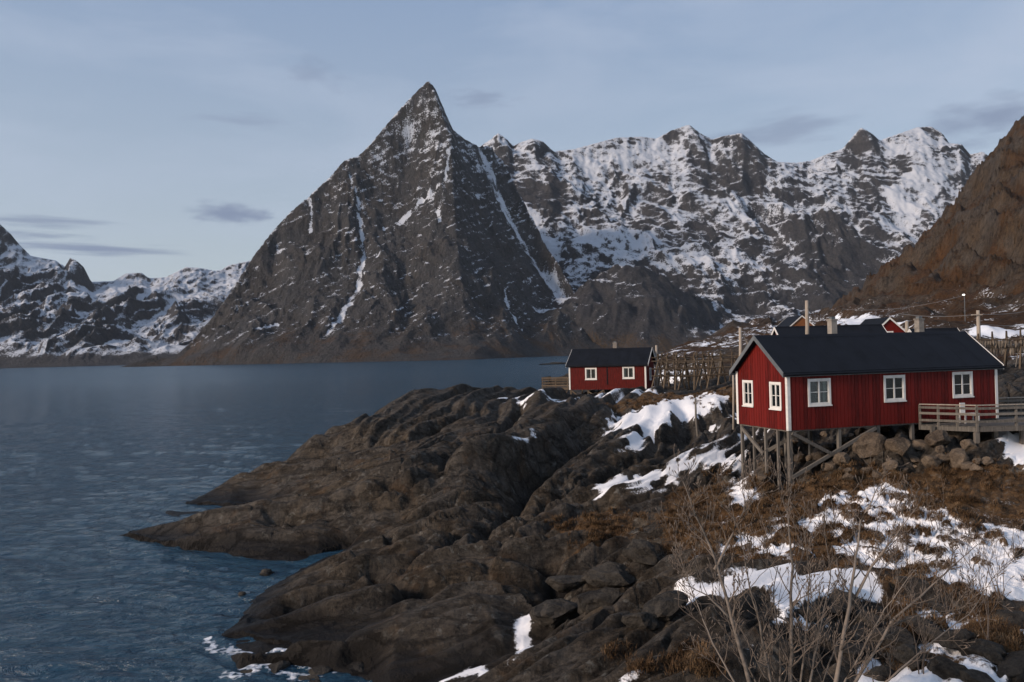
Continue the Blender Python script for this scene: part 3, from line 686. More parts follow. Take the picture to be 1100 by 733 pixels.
Z = Zb + land * rk * (0.25 + 0.75 * sstep(0.2, 2.2, Zb)) * (1 - 0.72 * soft) * np.where(Y > 85, 0.7, 1.0)
# tussocks: rounded humps in the grassy ground
et, idt = cell(X / 0.95 + 0.25 * fbm(X / 1.2, Y / 1.2, 3, 451), Y / 0.95 + 0.25 * fbm(X / 1.2, Y / 1.2, 3, 452), 453)
hump = sstep(0.10, 0.42, et) * sstep(0.22, 0.45, idt + 0.35 * fbm(X / 4, Y / 4, 3, 455))
Z += soft * (0.20 * hump + 0.05 * fbm(X / .3, Y / .3, 3, 457))
# deep clefts between the slabs
clefts = [([(372,592),(420,577),(470,559),(520,539),(552,518),(575,499),(598,480),(620,462),(650,444)], 2.3, .85), ([(270,547),(330,530),(400,506),(445,490),(475,476),(510,460),(545,441),(560,430)], 1.7, .8),
 ([(300,494),(345,486),(400,474),(440,462),(480,446),(520,432)], 1.2, .6), ([(345,463),(372,470),(410,462),(450,452)], .5, .4), ([(395,592),(412,612),(440,628),(480,632)], 1.2, .45), ([(585,578),(598,600),(588,622),(566,645)], 1.9, 1.0),
 ([(500,562),(545,546),(600,518),(640,503),(690,484)], 1.4, .5), ([(520,585),(560,566),(610,540),(660,520)], 1.1, .45), ([(410,572),(450,558),(500,548),(545,546)], 1.0, .4), ([(420,600),(470,580),(520,570)], .8, .35), ([(440,618),(490,598),(535,590)], .8, .35),
 ([(262,662),(300,650),(350,632),(395,610)], .9, .4), ([(280,690),(340,672),(400,660),(440,652)], .3, .4), ([(620,625),(660,605),(700,590),(735,570)], .7, .4), ([(640,660),(690,640),(735,625)], .8, .4), ([(560,478),(590,462),(625,440)], .5, .3),
 ([(640,470),(615,490),(590,508)], .5, .35), ([(684,483),(720,480),(745,468),(790,447)], .55, .4), ([(660,500),(700,492),(745,476),(780,464)], .5, .35), ([(640,575),(660,560),(690,552)], .6, .4)]
pickc = Picker(X[::2, ::2], Y[::2, ::2], Z[::2, ::2])
for ln, dep, w_ in clefts:
    d, p_ = seg_dist(X, Y, pickc.line(ln)); d = d + 0.22 * fbm(X / 1.3, Y / 1.3, 3, 481)
    Z -= dep * np.exp(-np.maximum(d, 0) / w_) * sstep(0, .08, p_) * sstep(1, .9, p_) * sstep(-.2, 1.2, Zb)
pick1 = Picker(X[::2, ::2], Y[::2, ::2], Z[::2, ::2])
# snow lying in drifts
drifts = [([(656,452),(665,445),(687,435),(730,427),(755,421),(790,424),(771,435),(755,444),(730,451),(710,460),(688,462),(684,482),(662,481),(678,469),(682,456),(660,460)], .9),
 ([(640,527),(652,516),(681,506),(722,492),(750,480),(771,469),(791,460),(818,454),(822,460),(796,470),(777,482),(806,480),(797,493),(771,495),(728,512),(707,519),(681,525),(640,534)], .9),
 ([(758,457),(781,445),(790,442),(792,449),(771,454)], .9), ([(583,424),(612,424),(650,421),(690,415),(705,414),(705,420),(640,426),(600,428)], .6),
 ([(692,657),(720,637),(760,618),(800,609),(850,604),(900,606),(945,620),(950,640),(915,648),(860,640),(815,628),(770,636),(735,647)], 1.1),
 ([(800,700),(830,660),(868,640),(905,650),(905,675),(860,690),(838,700)], .45), ([(1068,462),(1290,455),(1290,505),(1110,505),(1080,490)], 1.1),
 ([(545,716),(552,705),(553,672),(560,658),(575,656),(570,668),(580,690),(565,700),(552,712),(515,722),(470,733),(465,728),(510,712)], 1.2),
 ([(543,470),(572,460),(574,464),(552,472)], .8), ([(925,735),(945,715),(985,714),(1000,724),(990,740)], .8), ([(790,515),(800,500),(812,505),(806,530),(800,545),(785,535)], .6),
 ([(545,425),(585,420),(590,424),(565,428)], .9), ([(650,735),(680,716),(690,720),(668,738)], .7), ([(880,530),(960,515),(1010,540),(1060,560),(1290,590),(1290,640),(1040,640),(960,610),(900,590)], .68),
 ([(735,600),(800,560),(880,540),(900,590),(850,598),(780,600)], .43), ([(960,640),(1290,640),(1290,735),(1000,735)], .52)]
snow = np.full(X.shape, 0.14); thick = np.zeros_like(X)
fn = fbm(a / 1.6, s / 0.7, 4, 461)
for pl, k in drifts:
    sd = poly_sd(X, Y, pick1.line(pl)) - 0.003 * Y; fe = 0.028 * Y[0:1, :] * 0 + np.maximum(0.18, 0.012 * Y)
    msk = sstep(-1, 1, (sd + (0.45 if k > 1.05 else 1.4) * fe * fn) / fe)
    snow += k * msk * np.where(k < 0.5, 1.0, 1.0); thick = np.maximum(thick, (k > 0.70) * msk)
snow = snow + 0.16 * fbm(X / 1.2, Y / 1.2, 4, 463) * soft - 0.55 * soft * hump * (1 - thick) + 0.10 * soft
Zs = blur(Z, 30)
Z = Z * (1 - 0.9 * thick) + (Zs + 0.05) * 0.9 * thick
nz = grid_normal(X, Y, Z)[..., 2]
snow = snow - 0.35 * sstep(0.75, 0.5, nz) + 0.10 * (1 - soft) * sstep(2.5, 6, Zb) * (nz > .9)
snow *= sstep(0.25, 0.6, Z)
wet = sstep(1.35, 0.25, Z + 0.35 * fbm(X / 2, Y / 2, 4, 471)) 
turf = 0.10 + 0.80 * soft + 0.30 * fbm(X / 1.4, Y / 1.4, 5, 473) * (0.4 + soft) + 0.10 * sstep(1.5, 4, Zb)
turf -= 0.35 * sstep(0.75, 0.45, nz)
m_rock = terrain_mat('shore_rock', (0.012, 0.0105, 0.0095), (0.088, 0.075, 0.062), (0.032, 0.020, 0.012), (0.130, 0.078, 0.038), 0.9, snow_col=(0.84, 0.825, 0.825), bump_d=0.12, bump_s=1.0, rough=0.8, wet=True, streak=(.22, 1, 1), srot=-52, crack=(.35, 1.0, .8), sjit=1.0, hue=(1.0, .90, .77), srange=(.40, .62))
Z = np.where(Zb < -0.5, np.minimum(Z, -0.35), np.where(Zb > 0.22, np.maximum(Z, 0.26 + 0.1 * fbm(X, Y, 3, 483)), Z))
structure(mesh_grid('shore_rocks', X, Y, Z, m_rock, {'snow': np.clip(snow, 0, 1), 'turf': np.clip(turf, 0, 1), 'wet': wet}, keep=Z > -0.8, smooth=False), 'dark layered shore rocks with snow patches running down to the water')
LX, LY, LZ = X, Y, Z
LSOFT, LSNOW, LHUMP = soft, snow, hump
pick = Picker(X[::2, ::2], Y[::2, ::2], Z[::2, ::2])
_rowY = rows
def ground(x, y):
    """height of the land at a plan position"""
    src = (LX, LY, LZ)
    r = np.interp(y, _rowY, np.arange(len(_rowY))); u = x / y
    u0, u1 = LX[0, 0] / LY[0, 0], LX[0, -1] / LY[0, 0]
    c = (u - u0) / (u1 - u0) * (LX.shape[1] - 1)
    r0 = int(min(max(r, 0), LX.shape[0] - 2)); c0 = int(min(max(c, 0), LX.shape[1] - 2)); fr, fc = min(max(r - r0, 0), 1), min(max(c - c0, 0), 1)
    return float((LZ[r0, c0] * (1 - fc) + LZ[r0, c0 + 1] * fc) * (1 - fr) + (LZ[r0 + 1, c0] * (1 - fc) + LZ[r0 + 1, c0 + 1] * fc) * fr)

# ================================================================ THE SEA
#SEA
rows = np.concatenate([1.0 / np.linspace(1 / 16.0, 1 / 500.0, 440), np.geomspace(520, 6000, 30)])
X, Y = grid_xy(-200, 1300, 600, rows)
def waves(X, Y):
    z = np.zeros_like(X)
    wq = 1.5 * fbm(X / 9, Y / 9, 2, 505)
    for lam, amp, ang, sd in ((6.5, .10, 72, 511), (3.6, .13, 86, 513), (2.0, .105, 68, 515), (1.1, .06, 96, 517), (.55, .022, 80, 519)):
        c, s_ = math.cos(RAD(ang)), math.sin(RAD(ang))
        p_ = (X + wq) * c + (Y + wq) * s_; q_ = -(X) * s_ + Y * c
        n = pn(q_ / (lam * 2.6), p_ / (lam * 0.5), sd)
        z += amp * (1.6 * (1 - np.abs(n)) - 1.0 + 0.6 * n) * sstep(110 * lam, 40 * lam, Y)
    return z
amp = sstep(420, 120, Y)
Z = waves(X, Y) * amp * (0.75 + 0.5 * fbm(X / 30, Y / 30, 2, 531))
foam = np.zeros_like(X)
for ln, w in (([(240,700),(275,705),(300,702),(330,706),(365,710)], .35), ([(255,728),(290,712),(320,708),(340,716),(390,720)], .40), ([(225,690),(232,702)], .25), ([(280,716),(310,726),(340,733)], .2)):
    d, p_ = seg_dist(X, Y, [on(*q, 0.0) for q in ln])
    foam = np.maximum(foam, sstep(w * 2.4, 0.0, d + 0.25 * fbm(X / .6, Y / .35, 4, 541)) * (0.55 + 0.5 * fbm(X / .25, Y / .18, 3, 543)))
m, N, L, B = new_mat('sea_water')
g = N.new('ShaderNodeNewGeometry'); mp = N.new('ShaderNodeMapping'); mp.inputs['Scale'].default_value = (0.55, 1.25, 1); mp.inputs['Rotation'].default_value = (0, 0, RAD(-9))
L.new(g.outputs['Position'], mp.inputs['Vector'])
n1 = noise_n(N, L, 0.9, 6, 0.62, mp.outputs[0], 0.3); n2 = noise_n(N, L, 0.30, 5, 0.6, mp.outputs[0], 0.6)
b1 = N.new('ShaderNodeBump'); b1.inputs['Strength'].default_value = 1.0; b1.inputs['Distance'].default_value = 0.8; L.new(n1.outputs['Fac'], b1.inputs['Height'])
b2 = N.new('ShaderNodeBump'); b2.inputs['Distance'].default_value = 1.6; L.new(mrange(N, L, attr_n(N, 'chop'), .1, .24, .3, 1.0), b2.inputs['Strength']); L.new(n2.outputs['Fac'], b2.inputs['Height']); L.new(b1.outputs[0], b2.inputs['Normal'])
L.new(b2.outputs[0], B.inputs['Normal'])
fo = mrange(N, L, attr_n(N, 'foam'), 0.35, 0.6)
L.new(mixc(N, L, fo, (0.013, 0.044, 0.074), (0.62, 0.64, 0.68)), B.inputs['Base Color'])
rw = N.new('ShaderNodeMath'); rw.operation = 'MAXIMUM'; L.new(mrange(N, L, fo, 0, 1, 0.1, 0.8), rw.inputs[0]); L.new(attr_n(N, 'chop'), rw.inputs[1]); L.new(rw.outputs[0], B.inputs['Roughness'])
B.inputs['IOR'].default_value = 1.333
sea = structure(mesh_grid('sea', X, Y, Z, m, {'foam': np.clip(foam, 0, 1), 'chop': 0.10 + 0.14 * sstep(60, 500, Y)}, keep=tin_eval(LT, X, Y, -3.0) < 1.6), 'steel blue rippled fjord water')
SEA_MAT = m
#OBJECTS
# ================================================================ BUILDING BLOCKS FOR THINGS
class MB:
    """collects boxes, bars and tubes into one mesh"""
    def __init__(s): s.v, s.f = [], []
    def box(s, x0, x1, y0, y1, z0, z1):
        b = len(s.v); s.v += [(x0,y0,z0),(x1,y0,z0),(x1,y1,z0),(x0,y1,z0),(x0,y0,z1),(x1,y0,z1),(x1,y1,z1),(x0,y1,z1)]
        s.f += [tuple(b + i for i in q) for q in ((0,3,2,1),(4,5,6,7),(0,1,5,4),(1,2,6,5),(2,3,7,6),(3,0,4,7))]; return s
    def prism(s, poly, axis, d0, d1):
        """polygon in the plane across the axis ('x': (y,z), 'y': (x,z), 'z': (x,y)) run from d0 to d1"""
        def pt(a, c, d): return {'x': (d, a, c), 'y': (a, d, c), 'z': (a, c, d)}[axis]
        b = len(s.v); n = len(poly)
        s.v += [pt(a, c, d0) for a, c in poly] + [pt(a, c, d1) for a, c in poly]
        s.f += [tuple(range(b, b + n)), tuple(range(b + 2 * n - 1, b + n - 1, -1))]
        s.f += [(b + i, b + n + i, b + n + (i + 1) % n, b + (i + 1) % n) for i in range(n)]; return s
    def bar(s, p, q, w, h, up=(0, 0, 1)):
        p, q = Vector(p), Vector(q); d = (q - p).normalized(); u = Vector(up)
        if abs(d.dot(u)) > 0.98: u = Vector((0, 1, 0))
        r = d.cross(u).normalized() * w / 2; t = r.cross(d).normalized() * h / 2
        b = len(s.v)
        for e in (p, q): s.v += [tuple(e - r - t), tuple(e + r - t), tuple(e + r + t), tuple(e - r + t)]
        s.f += [tuple(b + i for i in q_) for q_ in ((0,1,2,3),(7,6,5,4),(0,4,5,1),(1,5,6,2),(2,6,7,3),(3,7,4,0))]; return s
    def tube(s, pts, radii, n=6):
        pts = [Vector(p) for p in pts]; b0 = len(s.v)
        for i, p in enumerate(pts):
            d = (pts[min(i + 1, len(pts) - 1)] - pts[max(i - 1, 0)]).normalized()
            u = Vector((0, 0, 1)) if abs(d.z) < 0.9 else Vector((1, 0, 0))
            r = d.cross(u).normalized(); t = r.cross(d)
            for k in range(n):
                a = 2 * math.pi * k / n; s.v.append(tuple(p + (r * math.cos(a) + t * math.sin(a)) * radii[i]))
        for i in range(len(pts) - 1):
            for k in range(n):
                a, c = b0 + i * n + k, b0 + i * n + (k + 1) % n; s.f.append((a, c, c + n, a + n))
        s.f.append(tuple(b0 + k for k in range(n))[::-1]); s.f.append(tuple(b0 + (len(pts) - 1) * n + k for k in range(n))); return s
    def mesh(s, name, mat, smooth=False):
        me = bpy.data.meshes.new(name); me.from_pydata(s.v, [], s.f)
        bm = bmesh.new(); bm.from_mesh(me); bmesh.ops.recalc_face_normals(bm, faces=bm.faces); bm.to_mesh(me); bm.free()
        me.materials.append(mat)
        if smooth: me.polygons.foreach_set('use_smooth', [True] * len(me.polygons))
        me.update(); return me
    def build(s, name, mat, parent=None, smooth=False, loc=None):
        o = bpy.data.objects.new(name, s.mesh(name, mat, smooth)); col.objects.link(o)
        if parent is not None: o.parent = parent
        if loc is not None: o.location = loc
        return o
def tag(o, label, cat, group=None, kind=None):
    o['label'] = label; o['category'] = cat
    if group: o['group'] = group
    if kind: o['kind'] = kind
    return o
def thing(name, label, cat, loc=(0, 0, 0), rz=0.0, group=None):
    o = bpy.data.objects.new(name, None); o.empty_display_size = 0.3; col.objects.link(o)
    o.location = loc; o.rotation_euler = (0, 0, rz)
    return tag(o, label, cat, group)
def inst(name, me, parent, loc, scale=(1, 1, 1), rot=(0, 0, 0)):
    o = bpy.data.objects.new(name, me); col.objects.link(o); o.parent = parent; o.location = loc; o.scale = scale; o.rotation_euler = rot
    return o
def pieces(x0, x1, z0, z1, holes):
    """rectangle minus holes, as vertical strips"""
    xs = sorted({x0, x1, *[min(max(h[0], x0), x1) for h in holes], *[min(max(h[1], x0), x1) for h in holes]}); out = []
    for a, b in zip(xs[:-1], xs[1:]):
        if b - a < 1e-4: continue
        cur = z0
        for h in sorted([h for h in holes if h[0] < (a + b) / 2 < h[1]], key=lambda h: h[2]):
            if h[2] > cur: out.append((a, b, cur, h[2]))
            cur = max(cur, h[3])
        if z1 > cur: out.append((a, b, cur, z1))
    return out

# ---------------------------------------------------------------- red timber huts
def window(parent, x, z, w, h, rows, curtain=True, M=None, fine=True):
    """window in a wall whose outer face is the local plane y = 0; M places it on other walls"""
    def put(mb, name, mat, par):
        if M is not None: mb.v = [tuple(M @ Vector(v)) for v in mb.v]
        return mb.build(name, mat, par)
    t = 0.105 if fine else 0.12
    x0, x1, z0, z1 = x - w / 2, x + w / 2, z - h / 2, z + h / 2
    c = MB()
    c.box(x0 - t, x0, -.062, .06, z0 - t, z1 + t).box(x1, x1 + t, -.062, .06, z0 - t, z1 + t)
    c.box(x0, x1, -.058, .06, z1, z1 + t - .004).box(x0, x1, -.058, .06, z0 - t + .004, z0)
    win = put(c, 'window', MAT['white'], parent)
    put(MB().box(x0 - t - .03, x1 + t + .03, -.10, -.064, z0 - t - .035, z0 - t + .02), 'sill', MAT['white'], win)
    sash = MB(); b = 0.036
    for s0, s1 in ((x0, x), (x, x1)):
        sash.box(s0 + .002, s0 + b, -.035, .02, z0 + .002, z1 - .002).box(s1 - b, s1 - .002, -.035, .02, z0 + .002, z1 - .002)
        sash.box(s0 + b, s1 - b, -.033, .018, z0 + .002, z0 + b).box(s0 + b, s1 - b, -.033, .018, z1 - b, z1 - .002)
    put(sash, 'sash', MAT['white'], win)
    for s0, s1 in ((x0 + b, x - b), (x + b, x1 - b)):
        for k in range(1, rows):
            zz = z0 + b + (h - 2 * b) * k / rows
            put(MB().box(s0, s1, -.028, .012, zz - .014, zz + .014), 'glazing_bar', MAT['white'], win)
        if fine:
            for k in range(rows):
                za, zb = z0 + b + (h - 2 * b) * k / rows, z0 + b + (h - 2 * b) * (k + 1) / rows
                put(MB().box(s0, s1, -.006, 0.0, za + .014, zb - .014), 'pane', MAT['glass'], win)
        else: put(MB().box(s0, s1, -.006, 0.0, z0 + b, z1 - b), 'pane', MAT['glass'], win)
    if curtain:
        for sg in (-1, 1):
            cu = MB(); xe = x + sg * w / 2
            for k in range(5):
                a, bb = xe - sg * (.02 + k * w * .032), xe - sg * (.02 + (k + 1) * w * .032)
                cu.box(min(a, bb), max(a, bb), .12 + .02 * (k % 2), .135 + .02 * (k % 2), z0 - .05, z1 + .05)
            put(cu, 'curtain', MAT['curtain'], win)
    return win

def hut(name, label, loc, rz, Ln, Wd, hw, rise, ox, oy, front, left, right, board=0.2, trim_l='white', trim_r='white', roof='roof', red='red', planks=True, fine=True, group=None):
    T_ = thing(name, label, 'hut', loc, rz, group)
    th = 0.12; sl = rise / (Wd / 2); rng = random.Random(int(Ln * 100))
    hole = lambda L_: [(x - w / 2 - .02, x + w / 2 + .02, z - h / 2 - .02, z + h / 2 + .02) for x, z, w, h, r in L_]
    RM = MAT[red]
    # structural walls with openings
    fw = MB()
    for a, b, c, d in pieces(0, Ln, 0, hw, hole(front)): fw.box(a, b, 0.005, th, c, d)
    fw.box(th, Ln - th, Wd - th, Wd - .005, 0, hw)
    fw.box(th, Ln - th, th, Wd - th, -0.16, 0.02)
    fw.build('wall', RM, T_)
    for side, L_ in (('l', left), ('r', right)):
        g = MB(); xa, xb = (0.005, th - .002) if side == 'l' else (Ln - th + .002, Ln - .005)
        for a, b, c, d in pieces(th, Wd - th, 0, hw, [((h[0]), h[1], h[2], h[3]) for h in hole(L_)]): g.box(xa, xb, a, b, c, d)
        g.prism([(0.01, hw), (Wd - .01, hw), (Wd / 2, hw + rise - .03)], 'x', xa, xb)
        g.build('wall', RM, T_)
    # upright boards, one by one
    def boards(run, hs_, P3, zt):
        n = max(1, round(run / board)); bw = run / n; joined = MB()
        for i in range(n):
            for a, b, c, d in pieces(i * bw + .009, (i + 1) * bw - .009, -0.22 - rng.random() * .015, 99, hs_):
                if d > 90:
                    za, zb = zt(a), zt(b); mid_ = [(a, c), (b, c), (b, zb), (a, za)]
                    if a < run / 2 < b and zt(run / 2) > max(za, zb): mid_ = [(a, c), (b, c), (b, zb), (run / 2, zt(run / 2)), (a, za)]
                else: mid_ = [(a, c), (b, c), (b, d), (a, d)]
                if b - a < .02: continue
                k = rng.random() * .006
                m = MB() if planks else joined
                nb = len(m.v); m.prism(mid_, 'y', -.030 - k, 0.003)
                m.v[nb:] = [tuple(P3 @ Vector(v)) for v in m.v[nb:]]
                if planks: m.build('plank', RM, T_)
        if not planks: joined.build('boarding', RM, T_)
    I4 = Matrix.Identity(4)
    Lm = Matrix.Translation((0, Wd, 0)) @ Matrix.Rotation(-math.pi / 2, 4, 'Z')       # left gable: run goes from back to front
    Rm = Matrix.Translation((Ln, 0, 0)) @ Matrix.Rotation(math.pi / 2, 4, 'Z')
    gz = lambda y: hw + sl * (Wd / 2 - abs(y - Wd / 2)) - .06
    boards(Ln, hole(front), I4, lambda x: hw - .02)
    boards(Wd, [(Wd - h[1], Wd - h[0], h[2], h[3]) for h in hole(left)], Lm, gz)
    boards(Wd, hole(right), Rm, gz)
    for x, z, w, h, r in front: window(T_, x, z, w, h, r, fine=fine)
    for y, z, w, h, r in left: window(T_, Wd - y, z, w, h, r, M=Lm, fine=fine)
    for y, z, w, h, r in right: window(T_, y, z, w, h, r, M=Rm, fine=fine)
    # corner boards
    for cx, cy in ((0, 0), (Ln, 0), (0, Wd), (Ln, Wd)):
        sx, sy = (-1 if cx == 0 else 1), (-1 if cy == 0 else 1); cb = MB()
        cb.box(min(cx + sx * .055, cx - sx * .10), max(cx + sx * .055, cx - sx * .10), min(cy + sy * .038, cy + sy * .058), max(cy + sy * .038, cy + sy * .058), -.24, hw - .03)
        cb.box(min(cx + sx * .038, cx + sx * .053), max(cx + sx * .038, cx + sx * .053), min(cy - sy * .10, cy + sy * .036), max(cy - sy * .10, cy + sy * .036), -.24, hw - .03)
        cb.build('corner_board', MAT['white'], T_)
    # roof
    zr, zo = hw + rise, hw - sl * oy
    for sy in (0, 1):
        y0, y1 = (-oy, Wd / 2) if sy == 0 else (Wd + oy, Wd / 2)
        rf = MB().prism([(y0, zo), (y1, zr), (y1, zr + .10), (y0, zo + .10)], 'x', -ox, Ln + ox)
        R = rf.build('roof_slope', MAT[roof], T_)
        yg = y0 + (-.075 if sy == 0 else .075)
        MB().tube([(-ox, yg, zo + .0), (Ln + ox, yg, zo + .0)], [.06, .06], 8).build('gutter', MAT[roof], R)
        nl = max(2, int((Ln + 2 * ox) / 1.0)); laps = MB()
        for k in range(1, nl):
            xx = -ox + (Ln + 2 * ox) * k / nl + rng.uniform(-.03, .03)
            laps.prism([(y0, zo + .10), (y1, zr + .10), (y1, zr + .108), (y0, zo + .108)], 'x', xx - .02, xx + .02)
        laps.build('felt_lap', MAT[roof], R)
    MB().prism([(Wd / 2 - .16, zr + .10 - .16 * sl + .012), (Wd / 2, zr + .125), (Wd / 2 + .16, zr + .10 - .16 * sl + .012), (Wd / 2, zr + .102)], 'x', -ox - .01, Ln + ox + .01).build('ridge_cap', MAT[roof], T_)
    for xx, mt in ((-ox - .032, trim_l), (Ln + ox + .004, trim_r)):
        for sy in (0, 1):
            y0, y1 = (-oy - .02, Wd / 2) if sy == 0 else (Wd + oy + .02, Wd / 2)
            MB().prism([(y0, zo - .12), (y1, zr - .10), (y1, zr + .13), (y0, zo + .12)], 'x', xx, xx + .028).build('bargeboard', MAT[mt], T_)
    for sy in (0, 1):
        y0 = -oy + .004 if sy == 0 else Wd + oy - .034
        MB().box(-ox + .01, Ln + ox - .01, y0, y0 + .03, zo - .10, zo - .002).build('fascia', MAT['grey_trim'], T_)
    return T_
def chimney(T_, x, y, z0, z1, w=.5):
    c = MB().box(x - w / 2, x + w / 2, y - w / 2, y + w / 2, z0, z1).build('chimney', MAT['brick'], T_)
    MB().box(x - w / 2 - .03, x + w / 2 + .03, y - w / 2 - .03, y + w / 2 + .03, z1, z1 + .09).build('chimney_cap', MAT['brick'], c)
    MB().box(x - w / 3, x + w / 3, y - w / 3, y + w / 3, z1 + .09, z1 + .2).build('flue', MAT['grey_trim'], c)

# ---- the big hut on stilts
HX, HY, HTH, HZ = 12.31, 35.75, RAD(16.9), 6.39
HL, HW = 11.98, 4.0
def hut_w(x, y, z=0.0):
    c, s_ = math.cos(HTH), math.sin(HTH); return (HX + c * x - s_ * y, HY + s_ * x + c * y, HZ + z)
def hut_x(px):
    """run along the front wall seen at photo column px"""
    d = pix_dir(px, 420); c, s_ = math.cos(HTH), math.sin(HTH); u = d.x / d.y
    return (u * HY - HX) / (c - u * s_)
WZ = 1.46
big = hut('red_hut', 'big red boarded hut on timber stilts above boulders, dark roof and three front windows', (HX, HY, HZ), HTH, HL, HW, 2.4, 1.58, .31, .16,
    [(hut_x(879.5), WZ - .02, 1.02, 1.02, 2), (hut_x(960.3), WZ, 1.02, 1.02, 2), (hut_x(1033.5), WZ + .04, 1.02, 1.02, 2)],
    [(0.85, 1.30, .66, 1.05, 2), (3.05, 1.32, .66, 1.05, 2)], [(2.0, 1.4, .9, 1.0, 2)], trim_l='grey_trim')
chimney(big, hut_x(903) + 1.62, HW / 2 + .45, 3.3, 4.75, .32); chimney(big, hut_x(1000) + 1.80, HW / 2 + .45, 3.3, 4.72, .32)
def stilt(T_, w, top, mat='wood', sq=.15, depth=.35, gz=None):
    g = ground(w[0], w[1]) if gz is None else gz
    inv = Matrix.Translation(T_.location) @ Matrix.Rotation(T_.rotation_euler.z, 4, 'Z'); p = inv.inverted() @ Vector((w[0], w[1], g))
    MB().box(p.x - sq / 2, p.x + sq / 2, p.y - sq / 2, p.y + sq / 2, p.z - depth, top).build('stilt', MAT[mat], T_)
    return p
for lx, ly, sq in ((.10, .10, .17), (.10, .95, .11), (.10, 1.9, .11), (.10, 2.85, .11), (.10, 3.85, .13), (2.75, .10, .15), (1.7, 2.6, .13), (4.9, .10, .17), (6.9, .12, .16), (9.2, .12, .16), (11.8, .12, .16), (4.0, 3.8, .15), (8, 3.8, .15), (11.8, 3.8, .15)):
    stilt(big, hut_w(lx, ly), -.165, sq=sq)
MB().box(.02, HL - .02, .06, .2, -.30, -.163).build('floor_beam', MAT['wood'], big)
MB().box(.06, .2, .22, HW - .02, -.30, -.163).build('floor_beam', MAT['wood'], big)
for p, q in (((.15, -.02, -.35), (3.4, -.02, -2.0)), ((.10, .02, -2.35), (4.75, .02, -.35)), ((.02, 3.8, -.4), (.02, 2.0, -1.5)), ((2.2, 1.6, -.4), (.3, 2.6, -1.6))):
    MB().bar(p, q, .10, .15).build('brace', MAT['wood'], big)

# ---- deck with railing beside it
DZ = 6.08
deck = thing('timber_deck', 'grey timber deck with slatted railing at the right end of the big hut', 'deck', (0, 0, DZ))
def dpt(px, py): return on(px, py, DZ)
xA = hut_x(986); A = hut_w(xA, -.07); Bp = (dpt(1047, 458)[0], 36.25); Cp = (26.5, 36.4); Dp_ = (26.5, 40.6); Ep = hut_w(HL + .1, .4); Fp = hut_w(HL + .1, -.07)
poly = [(A[0], A[1]), Bp, Cp, Dp_, (Ep[0], 40.4), (Fp[0], Fp[1])]
def inside_span(yc):
    xs = []
    n = len(poly)
    for i in range(n):
        (x0, y0), (x1, y1) = poly[i], poly[(i + 1) % n]
        if (y0 > yc) != (y1 > yc): xs.append(x0 + (yc - y0) * (x1 - x0) / (y1 - y0))
    return sorted(xs)
yb = 36.27
while yb < 40.5:
    xs = inside_span(yb + .065)
    for a_, b_ in zip(xs[::2], xs[1::2]): 
        if b_ - a_ > .1: MB().box(a_, b_, yb, yb + .125, -.035, 0.0).build('plank', MAT['wood'], deck)
    yb += .14
def edge_beam(p, q, zo=-.04, h=.2): MB().bar((p[0], p[1], zo - h / 2), (q[0], q[1], zo - h / 2), .06, h).build('edge_beam', MAT['wood'], deck)
edge_beam(A, Bp); edge_beam(Bp, Cp); edge_beam((Fp[0] + .2, 40.45), Dp_)
def railing(p, q, nposts, first=True):
    p, q = Vector((p[0], p[1], 0)), Vector((q[0], q[1], 0)); d = (q - p).normalized(); nrm_ = Vector((d.y, -d.x, 0))
    for k in range(0 if first else 1, nposts):
        e = p + (q - p) * (k / (nposts - 1)); MB().bar((e.x, e.y, -.24), (e.x, e.y, .94), .09, .09).build('rail_post', MAT['wood'], deck)
    for zz, hh in ((.22, .11), (.55, .11), (.82, .11)):
        o_ = nrm_ * .065; MB().bar((p.x + o_.x, p.y + o_.y, zz), (q.x + o_.x, q.y + o_.y, zz), .035, hh).build('rail', MAT['wood'], deck)
    MB().bar((p.x, p.y, .965), (q.x, q.y, .965), .16, .045).build('handrail', MAT['pole'], deck)
railing(A, Bp, 4); railing(Bp, Cp, 4, False); railing((Fp[0] + .5, 40.45), Dp_, 4)
for px_, w_ in ((1002, .17), (1049, .19), (1069, .19), (1098, .18)):
    Yp = 37.3 if px_ == 1002 else (36.35 if px_ < 1060 else 36.9); x_ = (pix_dir(px_, 470).x / pix_dir(px_, 470).y) * Yp
    g_ = ground(x_, Yp) - DZ - .35
    MB().box(x_ - w_ / 2, x_ + w_ / 2, Yp - w_ / 2, Yp + w_ / 2, g_, -.04).build('support_post', MAT['wood'], deck)
bx_, by_ = hut_w(hut_x(1030), -.55)[:2]
bench = thing('white_bench', 'small white garden bench on the deck under the right-hand window', 'bench', (bx_, by_, DZ), HTH)
MB().box(-.45, .45, -.2, .2, .40, .45).build('seat', MAT['white'], bench)
MB().box(-.35, -.05, .17, .21, .45, .95).build('backrest', MAT['white'], bench)
for lx in (-.4, .4):
    for ly in (-.16, .16): MB().box(lx - .03, lx + .03, ly - .03, ly + .03, 0, .40).build('leg', MAT['white'], bench)

